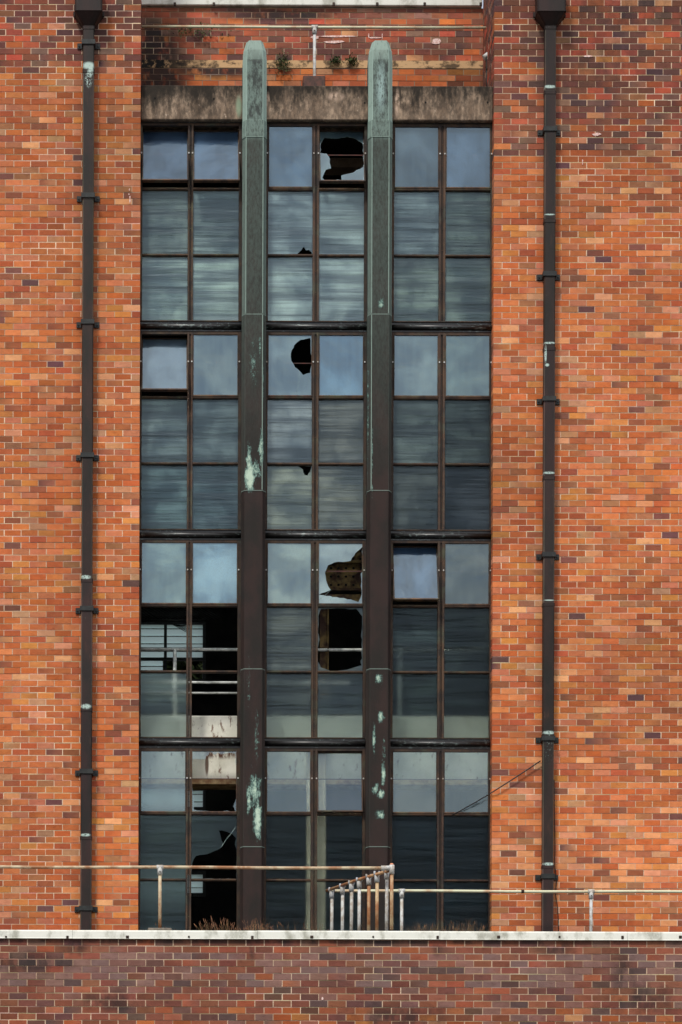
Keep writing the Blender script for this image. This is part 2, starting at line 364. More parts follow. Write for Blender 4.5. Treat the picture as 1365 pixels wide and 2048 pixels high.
RAILPAINT = mat_simple('rusting_painted_rail', lin(196, 182, 152), lin(152, 106, 72), 3.5, (1.2, 1.2, 1.2), rough=.6, lo=.38, hi=.62, tone=True)
CONC = mat_simple('concrete', lin(120, 110, 98), lin(80, 76, 68), 9)
PALECONC = mat_simple('pale_render', lin(232, 216, 188), lin(206, 188, 160), 5, lo=.45, hi=.7, rough=.9)
DARKINT = mat_simple('interior_shade_black', (.018, .018, .018), (.028, .027, .025), 3, rough=.95, spec=.05)  # near-black: the shade of the room is put into the wall colour
ROOF = mat_simple('bitumen_roof', lin(70, 70, 68), lin(48, 48, 47), 4, rough=.95)
GROUND = mat_simple('asphalt', (.05, .05, .05), (.07, .068, .065), .6, rough=.95)
WIREM = mat_simple('black_cable', (.012, .011, .012), (.02, .018, .018), 20, rough=.6)
def mat_beam():
    m = NT('rust_stained_white_paint'); f = m.noise(9, (1.5, 1, .5), 6, .7); g = m.noise(50, (1, 1, 1), 4, .7); h = m.noise(3, (1, 1, 1), 4, .6, (2, 2, 2))
    c = m.mix(m.ramp(h, .35, .65), lin(238, 236, 222), lin(214, 212, 196))
    c = m.mix(m.ramp(f, .58, .66, 0, .85), c, lin(104, 66, 40)); c = m.mix(m.ramp(g, .62, .7, 0, .5), c, lin(120, 96, 70))
    c = m.mix(m.vmax([m.math('MULTIPLY', m.ell(P(414, 1530, .62), (.035, .4, .2), .5), .9), m.math('MULTIPLY', m.ell(P(440, 1508, .62), (.4, .4, .1), .7), m.ramp(f, .35, .55))]), c, lin(84, 50, 30))
    m.base(c); m.set(.8); return m.mat
BEAM = mat_beam()
RUSTST = mat_simple('rusty_steel', lin(112, 92, 52), lin(50, 30, 22), 5, rough=.85, lo=.36, hi=.58)
def mat_louvre():
    m = NT('translucent_louvre'); T = m.t
    tr = m.n('BsdfTranslucent'); tr.inputs['Color'].default_value = (.90, 1, .97, 1)
    df = m.n('BsdfDiffuse'); df.inputs['Color'].default_value = (.6, .7, .7, 1); ms = m.n('MixShader'); ms.inputs[0].default_value = .08
    m.l(tr.outputs[0], ms.inputs[1]); m.l(df.outputs[0], ms.inputs[2]); T.links.new(ms.outputs[0], m.out.inputs['Surface']); T.nodes.remove(m.b); return m.mat
LOUV = mat_louvre()
STRAW = mat_simple('dry_stalk', lin(140, 118, 88), lin(92, 70, 50), 9, tone=True)
LEAFM = mat_simple('leaf', (.04, .07, .02), (.09, .12, .035), 6, tone=True)
BARK = mat_simple('bark', (.06, .045, .03), (.09, .07, .05), 12)
WHITEP = mat_simple('white_paint_patch', lin(230, 205, 198), lin(190, 140, 125), 40)

# ---------------------------------------------------------------- brickwork
MU, MZ, J = .2385, .0884, .0098
PAL = [((198, 110, 60), 26), ((188, 97, 50), 22), ((206, 122, 74), 17), ((176, 89, 52), 14), ((194, 116, 82), 9), ((206, 130, 66), 8), ((150, 86, 58), 8), ((124, 76, 62), 2.6), ((106, 70, 68), .8), ((228, 160, 110), 3), ((186, 136, 98), 3.5), ((164, 106, 72), 5)]
LOW = [((142, 82, 62), 26), ((128, 74, 58), 20), ((150, 92, 72), 14), ((136, 98, 86), 14), ((112, 74, 64), 12), ((162, 86, 58), 8), ((100, 72, 66), 4), ((166, 96, 68), 4)]
DUSK = [((140, 82, 62), 26), ((122, 72, 60), 20), ((160, 88, 62), 14), ((136, 100, 84), 10), ((104, 68, 62), 12), ((186, 92, 66), 10), ((206, 92, 62), 5), ((96, 68, 68), 5)]
def pick(pal, rg):
    t = rg.random() * sum(p[1] for p in pal)
    for c, wt in pal:
        t -= wt
        if t <= 0: break
    k = rg.uniform(.92, 1.07); 
    l_ = lin(*[min(250, max(0, q * k + rg.uniform(-4, 4))) for q in c])
    return tuple(q * .88 for q in l_)
def masonry(mb, fr, u0, u1, z0, z1, anchor, cfn, seed, edge_lo=.11, edge_hi=.11, phase=0, mk=1.):
    """running-bond bricks as real blocks. fr(u, out, z) -> world; anchor: 'lo' or 'hi' end where bonding starts"""
    rg = random.Random(seed)
    def blk(a, b, za, zb, o0, o1, m, c, tilt=(0, 0), c2=None):
        n = len(mb.v)
        for (u, o, z) in ((a, o0, za), (b, o0, za), (b, o1 + tilt[0], za), (a, o1, za), (a, o0, zb), (b, o0, zb), (b, o1 + tilt[0] + tilt[1], zb), (a, o1 + tilt[1], zb)): mb.v.append(tuple(fr(u, o, z)))
        for f in ((3, 2, 6, 7), (0, 1, 2, 3), (4, 7, 6, 5), (0, 3, 7, 4), (1, 5, 6, 2)): mb.add(tuple(n + i for i in f), m, [c2 if i in (1, 2, 5, 6) else c for i in f] if c2 else c)
    k = 0; z = z0
    while z < z1 - .01:
        zb = min(z + MZ, z1); odd = (k + phase) % 2
        st = (u0 if anchor == 'lo' else u1); sgn = 1 if anchor == 'lo' else -1
        first = MU / 2 if odd else MU
        pos = st; ln = first; i = 0; cw = rg.uniform(-.001, .001)
        bedr = rg.choice([rg.uniform(-.002, -.0045), rg.uniform(-.0045, -.009)])
        while (pos < u1 - .01) if sgn > 0 else (pos > u0 + .01):
            nx = pos + sgn * ln; nx = min(max(nx, u0), u1)
            a, b = min(pos, nx), max(pos, nx)
            ja = J / 2 if a > u0 + .001 else 0; jb = J / 2 if b < u1 - .001 else 0
            da = edge_lo if ja == 0 else .10; db = edge_hi if jb == 0 else .10
            dz = rg.uniform(-.0011, .0011); w1, w2 = rg.uniform(-.0013, .0013), rg.uniform(-.0013, .0013)
            c = cfn((a + b) / 2, (z + zb) / 2, rg); c2 = c
            if rg.random() < .45: o_ = cfn((a + b) / 2, (z + zb) / 2, rg); t_ = rg.uniform(.2, .6); c2 = tuple(p * (1 - t_) + q * t_ for p, q in zip(c, o_))
            blk(a + ja + w1, b - jb + w2, z + dz, zb - J + dz + cw, -max(da, db), rg.uniform(-.0018, .0018), 0, c, (rg.uniform(-.0015, .0015), rg.uniform(-.0015, .0015)), c2)
            q = mnoise.noise(Vector((a * 1.3 + seed, 0, z * .9))) 
            mt = tuple(mk * v for v in (.74 + .3 * q, .54 + .28 * q, .38 + .22 * q))
            if b < u1 - .001: blk(b - J / 2 - .002, b + J / 2 + .002, z - .001, zb - J + .001, -.09, -rg.uniform(.0003, .002), 1, mt)
            q2 = bedr + .0055 * max(0, mnoise.noise(Vector((a * .8 + seed, 3, z * 1.7)))) * 2
            mt2 = tuple(v * rg.uniform(.8, 1.05) for v in mt)
            blk(a + (0 if ja else .002), b - (0 if jb else .002), zb - J - .0015, zb + .0015, -.09, min(-.0018, q2), 1, mt2)
            pos = nx; ln = MU; i += 1
        z += MZ; k += 1

def tone_main(pal, warm=0, bright=None):
    def f(u, z, rg):
        c = pick(pal, rg)
        n1 = mnoise.noise(Vector((u * .7, warm, z * .7)))
        k = 1 + .14 * n1
        if bright and rg.random() < bright(u, z): c = tuple(q * .80 for q in lin(*rg.choice([(226, 146, 90), (232, 160, 106), (218, 128, 74), (230, 150, 112)])))
        return tuple(q * k for q in c)
    return f
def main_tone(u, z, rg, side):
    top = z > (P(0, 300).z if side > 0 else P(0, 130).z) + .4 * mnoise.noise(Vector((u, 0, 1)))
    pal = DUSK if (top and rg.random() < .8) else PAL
    c = pick(pal, rg)
    lo = P(0, 1780).z
    if side > 0:
        pb = .30 * math.exp(-((z - P(0, 1700).z) / .75) ** 2) + .05
        if z < 4: pb += .04
    else: pb = .03 + .10 * math.exp(-((z - P(0, 1640).z) / .6) ** 2)
    if rg.random() < pb * (.4 + 1.2 * max(0, mnoise.noise(Vector((u * 1.5, 5, z * 2))) + .4)):
        c = tuple(q * .8 for q in lin(*rg.choice([(226, 140, 86), (232, 156, 104), (218, 124, 72), (228, 150, 112)])))
    k = 1 + .34 * mnoise.noise(Vector((u * .45, side, z * .4))) + .12 * mnoise.noise(Vector((u * 1.6, side + 4, z * 1.4)))
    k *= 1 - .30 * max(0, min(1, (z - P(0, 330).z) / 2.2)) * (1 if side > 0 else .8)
    return tuple(q * k for q in c)

GZ = -7.0
building = empty('brick_building', (0, 0, GZ), 'tall orange brick tower with one three-bay strip of broken dirty windows', 'building')
XL = P(279, 1000).x; XR = P(986.5, 1000).x        # jambs of the window strip
XO = 7.2                                          # half width built on either side
ZDECK = -.42; ZTOP = 15.6
zb0 = ZDECK - .02
def front(Y0, s=1): return lambda u, o, z: Vector((u, Y0 - o, z))

mb = MB()
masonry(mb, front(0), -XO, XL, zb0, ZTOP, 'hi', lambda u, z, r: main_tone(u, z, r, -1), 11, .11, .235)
mb.box((-XO, .095, GZ), (XL - .012, .5, ZTOP), 1, (.4, .28, .2)); 
ob = mb.build('wall', [BRICK, MORTAR], building); ob['label'] = 'orange brick pier left of the windows'
mb = MB()
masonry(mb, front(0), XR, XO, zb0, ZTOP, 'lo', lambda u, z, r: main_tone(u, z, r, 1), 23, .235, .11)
mb.box((XR + .012, .095, GZ), (XO, .5, ZTOP), 1, (.4, .28, .2))
ob = mb.build('wall', [BRICK, MORTAR], building); ob['label'] = 'wide orange brick wall right of the windows'

# recess above the lintel: ledge, rear wall, returns, coping
YB = 1.40
z_lt = P(600, 170, .12).z; z_lb = P(600, 239, .12).z
z_bt = P(640, 15, YB).z; z_b0 = P(640, 136, YB).z
mb = MB()
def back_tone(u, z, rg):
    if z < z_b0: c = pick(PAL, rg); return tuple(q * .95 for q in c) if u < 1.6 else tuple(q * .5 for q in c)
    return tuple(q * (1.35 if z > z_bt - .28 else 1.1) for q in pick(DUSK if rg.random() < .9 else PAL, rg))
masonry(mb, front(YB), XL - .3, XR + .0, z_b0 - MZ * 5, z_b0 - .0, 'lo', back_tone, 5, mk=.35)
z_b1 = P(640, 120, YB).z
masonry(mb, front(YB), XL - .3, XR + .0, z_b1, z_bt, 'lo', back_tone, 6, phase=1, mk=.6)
mb.box((XL - .3, YB + .095, z_lt - .6), (XR + .05, YB + .4, z_bt - .005), 1, (.4, .28, .2))
ob = mb.build('wall', [BRICK, MORTAR], building); ob['label'] = 'sooty recessed brick wall above the concrete lintel'
mb = MB(); mb.box((XL - .3, YB - .006, z_b0 + .003), (XR, YB + .093, z_b1 - .003))
m = NT('stained_band'); f = m.noise(6, (1, 1, 1.5), 5, .7)
cc = m.mix(m.ramp(f, .46, .6), lin(196, 160, 118), lin(92, 74, 54))
cc = m.mix(m.math('MULTIPLY', m.ell(P(300, 125, YB), (1.0, 1, .4), .8), m.ramp(m.noise(9, (1, 1, 1), 4, .7), .35, .5)), cc, lin(24, 22, 20))
m.base(cc); m.set(.9); ob = mb.build('band_course', m.mat, building)
mb = MB()
masonry(mb, lambda u, o, z: Vector((XR - o, u, z)), .24, YB - .0, z_lt - .1, ZTOP, 'lo', lambda u, z, r: tuple(q * .75 for q in pick(DUSK, r)), 8)
masonry(mb, lambda u, o, z: Vector((XL + o, .24 + YB - u, z)), .24, YB - .0, z_lt - .1, ZTOP, 'lo', lambda u, z, r: tuple(q * .8 for q in pick(DUSK, r)), 9)
mb.box((XR + .09, .5, z_lt - .5), (XR + .35, YB + .4, ZTOP), 1, (.4, .28, .2)); mb.box((XL - .35, .5, z_lt - .5), (XL - .09, YB + .4, ZTOP), 1, (.4, .28, .2))
ob = mb.build('return_wall', [BRICK, MORTAR], building)
mb = MB()
zc = P(640, 14, YB).z
mb.box((XL - .3, YB - .06, zc + .004), (XR - .02, YB + .42, zc + .17), bev=.01)
cp = mb.build('coping', CAP, building); cp['label'] = 'white capping at the very top'
for x in (350, 428, 668, 755, 850, 962):
    q = P(x, 7, YB - .06); mb = MB(); mb.box((q.x - .018, q.y - .012, q.z - .03), (q.x + .018, q.y + .01, q.z + .02), bev=.004); mb.build('clip', RUSTSPOT, cp)
mb = MB(); mb.box((XL + .002, .125, z_lb), (XR - .002, .60, z_lt), bev=.012); mb.build('lintel', LINTEL, building)
mb = MB(); mb.box((XL + .002, .602, z_lt - .25), (XR - .002, YB + .09, z_lt - .04)); mb.build('ledge_roof', ROOF, building)

# white paint marks and damp chips on the brickwork
def mark(px, py, w_, h_, Y=0, n=7, sd=1):
    rg = random.Random(sd); c = P(px, py, Y - .003); n0 = []
    for i in range(n):
        a = 2 * math.pi * i / n; k = rg.uniform(.6, 1.1); n0.append((c.x + math.cos(a) * w_ / 2 * k, c.y - .002, c.z + math.sin(a) * h_ / 2 * k))
    mk_ = MB(); n1 = [(a_, b_ - .002, c_) for a_, b_, c_ in n0]; mk_.v = n1 + [(a_, b_ + .006, c_) for a_, b_, c_ in n0]; K = len(n0); mk_.add(tuple(range(K)) )
    for i in range(K): mk_.add((i, K + i, K + (i + 1) % K, (i + 1) % K))
    mk_.build('paint_mark', WHITEP, building)
for i, a in enumerate(((672, 72, .62, .03, YB), (630, 74, .16, .05, YB), (668, 83, .3, .05, YB), (738, 71, .02, .10, YB), (765, 71, .02, .10, YB), (752, 75, .2, .025, YB), (872, 82, .16, .10, YB), (259, 379, .02, .05, 0), (260, 398, .025, .13, 0), (258, 388, .02, .03, 0),
                       (1195, 268, .14, .05, 0), (1177, 112, .16, .03, 0), (645, 1998, .035, .05, -2.93), (1166, 325, .02, .1, 0))): mark(a[0], a[1], a[2], a[3], a[4], 8, i)

# body of the tower behind the facade (closed, so the inside is dark)
YBK = 7.0
SIDEB = mat_simple('side_brick', lin(150, 76, 46), lin(120, 62, 42), 8)
mb = MB(); mb.box((-XO - .3, .0, GZ), (-XO, YBK + .25, ZTOP)); mb.build('side_wall', SIDEB, building)
mb = MB(); mb.box((XO, .0, GZ), (XO + .3, YBK + .25, ZTOP)); mb.build('side_wall', SIDEB, building)
mb = MB(); mb.box((-XO - .3, YB + .41, z_bt - .2), (XO + .3, YBK + .25, z_bt - .0)); mb.build('roof', ROOF, building)
# room shell just inside the window strip, shade put into its near-black colour
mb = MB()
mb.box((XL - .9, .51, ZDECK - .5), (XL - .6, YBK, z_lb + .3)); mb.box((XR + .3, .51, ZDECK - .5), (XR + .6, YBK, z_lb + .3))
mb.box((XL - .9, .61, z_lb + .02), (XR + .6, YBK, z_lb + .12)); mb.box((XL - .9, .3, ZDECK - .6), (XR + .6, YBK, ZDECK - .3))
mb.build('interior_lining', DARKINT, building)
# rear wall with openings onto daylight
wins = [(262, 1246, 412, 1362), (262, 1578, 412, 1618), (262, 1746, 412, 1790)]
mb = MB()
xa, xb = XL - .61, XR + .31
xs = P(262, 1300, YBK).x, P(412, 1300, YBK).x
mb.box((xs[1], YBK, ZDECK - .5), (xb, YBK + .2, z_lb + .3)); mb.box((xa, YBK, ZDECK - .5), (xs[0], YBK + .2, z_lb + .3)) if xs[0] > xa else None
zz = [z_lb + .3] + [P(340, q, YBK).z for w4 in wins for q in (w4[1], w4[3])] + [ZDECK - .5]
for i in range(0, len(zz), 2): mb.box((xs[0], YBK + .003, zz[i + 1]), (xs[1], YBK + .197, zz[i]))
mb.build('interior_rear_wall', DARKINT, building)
for k, (x0, y0, x1, y1) in enumerate(wins):
    a, b = P(x0, y1, YBK), P(x1, y0, YBK)
    mb = MB()
    for xx in (a.x, P(328, 1300, YBK).x, b.x - .05): mb.box((xx, YBK - .03, a.z), (xx + .05, YBK + .02, b.z))
    mb.box((a.x, YBK - .028, a.z - .03), (b.x, YBK + .018, a.z + .03)); mb.box((a.x, YBK - .028, b.z - .03), (b.x, YBK + .018, b.z + .03))
    if k == 0:
        mb.box((a.x, YBK - .035, P(330, 1302, YBK).z), (b.x, YBK + .015, P(330, 1296, YBK).z)); mb.box((a.x, YBK - .036, P(330, 1322, YBK).z), (b.x, YBK + .014, P(330, 1316, YBK).z))
    wf = mb.build('rear_window', IRON, building)
    mb = MB(); z = a.z; zt_ = b.z; i = 0
    while z < zt_ - .02:
        x_hi = b.x - .05
        px_y = 1862 - 0
        lim = P(328, 1319, YBK).z if k == 0 else -99
        x0_ = a.x
        if k == 0 and z < lim: x_hi = P(326, 1300, YBK).x
        if k == 0 and P(330, 1302, YBK).z - .02 < z + .05 < P(330, 1296, YBK).z: pass
        zt3 = min(z + .14, zt_); mb.box((x0_ + .05, YBK + .03, z - .007), (x_hi, YBK + .05, z + .007), m=1); mb.quad([(x0_ + .05, YBK + .06, z), (x_hi, YBK + .06, z), (x_hi, YBK + .10, zt3), (x0_ + .05, YBK + .10, zt3)]); mb.quad([(x0_ + .05, YBK + .104, zt3), (x_hi, YBK + .104, zt3), (x_hi, YBK + .064, z), (x0_ + .05, YBK + .064, z)]); z += .125; i += 1
    mb.build('louvre', [LOUV, GALV], wf)
# expanded mesh hanging in the left opening
mb = MB()
for i in range(16):
    a = P(280 + i * 8, 1212, 3); b = P(330 + i * 8, 1240, 3); mb.tube([a, b], .006, 4)
    a = P(300 + i * 8, 1240, 3); b = P(255 + i * 8, 1212, 3); mb.tube([a, b], .006, 4)
for i in range(7): mb.tube([P(340 + i * 4, 1246 + i * 1, 3), P(376, 1266 - i * 3, 3)], .006, 4)
mb.tube([P(262, 1241, 3), P(412, 1241, 3)], .02, 8)
tag(mb.build('mesh_screen', IRON, None, P(330, 1240, 3)), 'dark wire mesh screen hanging inside the missing panes at left', 'screen')

# ---------------------------------------------------------------- windows
YW = .22
BAYS = [(278.5, 283, 374, 385, 476, 485.5), (529, 535, 624, 637, 727, 737.5), (781, 787, 876.5, 890, 980, 985)]
TOPS = [245.5, 662.8, 1079.2, 1496]
ROWS = [(5, 129), (134.5, 261.5), (266.5, 395)]
H = {}
def hole(key, bbox, pts):
    x0, y0, x1, y1 = bbox; H[key] = [((x - x0) / (x1 - x0), (y - y0) / (y1 - y0)) for x, y in pts]
hole((1, 0, 1, 0), (1033, 75, 1280, 380), [(1036, 205), (1040, 150), (1062, 112), (1120, 118), (1190, 104), (1240, 120), (1276, 150), (1275, 290), (1220, 325), (1150, 345), (1153, 372), (1130, 368), (1110, 374), (1060, 375), (1045, 360), (1065, 310), (1095, 300), (1085, 230), (1070, 210)])
hole((1, 0, 0, 1), (752, 445, 997, 782), [(910, 781), (935, 757), (948, 740), (963, 760), (975, 755), (993, 768), (994, 781)])
hole((1, 1, 0, 0), (750, 68, 993, 412), [(985, 85), (930, 95), (895, 125), (877, 170), (880, 215), (900, 250), (925, 270), (945, 293), (965, 285), (985, 280), (992, 230)])
hole((1, 1, 0, 2), (752, 795, 993, 1140), [(915, 797), (990, 797), (985, 825), (970, 848), (955, 845), (945, 815)])
hole((1, 2, 1, 0), (1032, 65, 1275, 405), [(1274, 85), (1235, 120), (1210, 163), (1120, 172), (1085, 188), (1068, 230), (1080, 290), (1100, 325), (1035, 352), (1060, 355), (1110, 365), (1150, 370), (1210, 378), (1252, 392), (1270, 350), (1265, 235), (1273, 225)])
hole((1, 2, 1, 1), (1032, 425, 1275, 770), [(1050, 430), (1240, 430), (1272, 470), (1268, 560), (1272, 700), (1262, 715), (1270, 738), (1190, 762), (1100, 768), (1050, 750), (1034, 720), (1033, 640), (1042, 600), (1034, 560), (1036, 470)])
hole((0, 3, 1, 0), (340, 80, 582, 415), [(343, 127), (410, 125), (440, 85), (460, 100), (480, 88), (500, 98), (540, 90), (575, 96), (581, 180), (580, 340), (565, 380), (575, 412), (530, 406), (440, 412), (350, 402), (342, 240)])
hole((0, 3, 1, 1), (340, 440, 585, 785), [(488, 522), (520, 525), (560, 540), (582, 565), (575, 600), (584, 620), (584, 784), (341, 784), (345, 700), (365, 660), (425, 650), (500, 615), (512, 590)])
MISSING = {(0, 2, 0, 1), (0, 2, 1, 1), (0, 2, 1, 2), (0, 3, 1, 2)}
OPEN = {(0, 0, 0): 20, (0, 0, 1): 20, (1, 0, 1): 19, (0, 1, 0): 20, (2, 2, 0): 20, (1, 3, 1): 8}

def pane_mesh(cx, cz, hx, hz, Y, key):
    """glass sheet about its centre, 6 mm thick, with its broken hole"""
    mb = MB(); t = .003; e = .008
    outer = [(-hx - e, -hz - e), (hx + e, -hz - e), (hx + e, hz + e), (-hx - e, hz + e)]
    loops = [outer]
    if key in H:
        raw = [((u - .5) * 2 * hx, (.5 - v) * 2 * hz) for u, v in H[key]]
        rg = random.Random(str(key)); pts = []
        for i, p in enumerate(raw):
            q = raw[(i + 1) % len(raw)]; pts.append(p); d = math.hypot(q[0] - p[0], q[1] - p[1])
            k = int(d / .06)
            for j in range(1, k + 1):
                tt = j / (k + 1); am = min(.008, d * .1)
                pts.append((p[0] + (q[0] - p[0]) * tt + rg.uniform(-am, am), p[1] + (q[1] - p[1]) * tt + rg.uniform(-am, am)))
        lim = lambda v, h: max(-h + .002, min(h - .002, v))
        loops.append([(lim(x, hx), lim(z, hz)) for x, z in pts])
    flat = [p for l_ in loops for p in l_]
    tris = tessellate_polygon([[Vector((x, z, 0)) for x, z in l_] for l_ in loops])
    n = len(flat)
    mb.v = [(x + cx, Y - t, z + cz) for x, z in flat] + [(x + cx, Y + t, z + cz) for x, z in flat]
    for a, b, c in tris:
        A, B, C_ = (flat[i] for i in (a, b, c))
        if (B[0] - A[0]) * (C_[1] - A[1]) - (B[1] - A[1]) * (C_[0] - A[0]) < 0: b, c = c, b
        mb.add((a, b, c)); mb.add((n + a, n + c, n + b))
    k0 = 0
    for l_ in loops:
        k = len(l_)
        for i in range(k):
            j = (i + 1) % k; mb.add((k0 + i, n + k0 + i, n + k0 + j, k0 + j), 1 if k0 else 0)
        k0 += k
    return mb

TINT = {}
def T_(b, s, rows):  # rows: ((c0, c1) per row) as sRGB dust tints, reflection tone painted in, darker for lower panes
    for r_, pr in enumerate(rows):
        for c_, v in enumerate(pr): TINT[(b, s, c_, r_)] = v
T_(0, 0, [((70, 86, 116), (72, 90, 122)), ((88, 96, 98), (90, 100, 104)), ((104, 116, 114), (106, 118, 118))])
T_(1, 0, [((82, 100, 128), (92, 108, 120)), ((100, 110, 118), (98, 108, 114)), ((104, 114, 118), (106, 116, 120))])
T_(2, 0, [((82, 94, 112), (76, 92, 122)), ((88, 98, 106), (80, 90, 92)), ((88, 98, 98), (84, 94, 94))])
T_(0, 1, [((92, 104, 124), (114, 122, 122)), ((84, 94, 100), (80, 90, 98)), ((72, 88, 96), (74, 90, 100))])
T_(1, 1, [((108, 120, 128), (104, 132, 162)), ((96, 100, 108), (86, 86, 88)), ((96, 98, 94), (92, 92, 90))])
T_(2, 1, [((118, 130, 134), (98, 112, 114)), ((74, 82, 86), (62, 70, 74)), ((70, 74, 78), (54, 58, 70))])
T_(0, 2, [((130, 146, 146), (132, 156, 176)), ((90, 90, 90), (90, 90, 90)), ((74, 84, 82), (74, 84, 82))])
T_(1, 2, [((132, 142, 140), (146, 154, 158)), ((78, 80, 80), (86, 88, 88)), ((76, 80, 80), (70, 80, 84))])
T_(2, 2, [((70, 90, 124), (96, 98, 98)), ((52, 62, 68), (50, 58, 62)), ((52, 64, 66), (46, 56, 62))])
T_(0, 3, [((118, 124, 134), (150, 150, 160)), ((58, 70, 72), (60, 74, 74)), ((56, 70, 74), (60, 70, 70))])
T_(1, 3, [((112, 112, 118), (100, 100, 112)), ((44, 52, 58), (36, 48, 56)), ((46, 54, 58), (40, 50, 56))])
T_(2, 3, [((124, 126, 128), (112, 116, 122)), ((30, 42, 54), (30, 40, 52)), ((30, 44, 58), (30, 42, 54))])

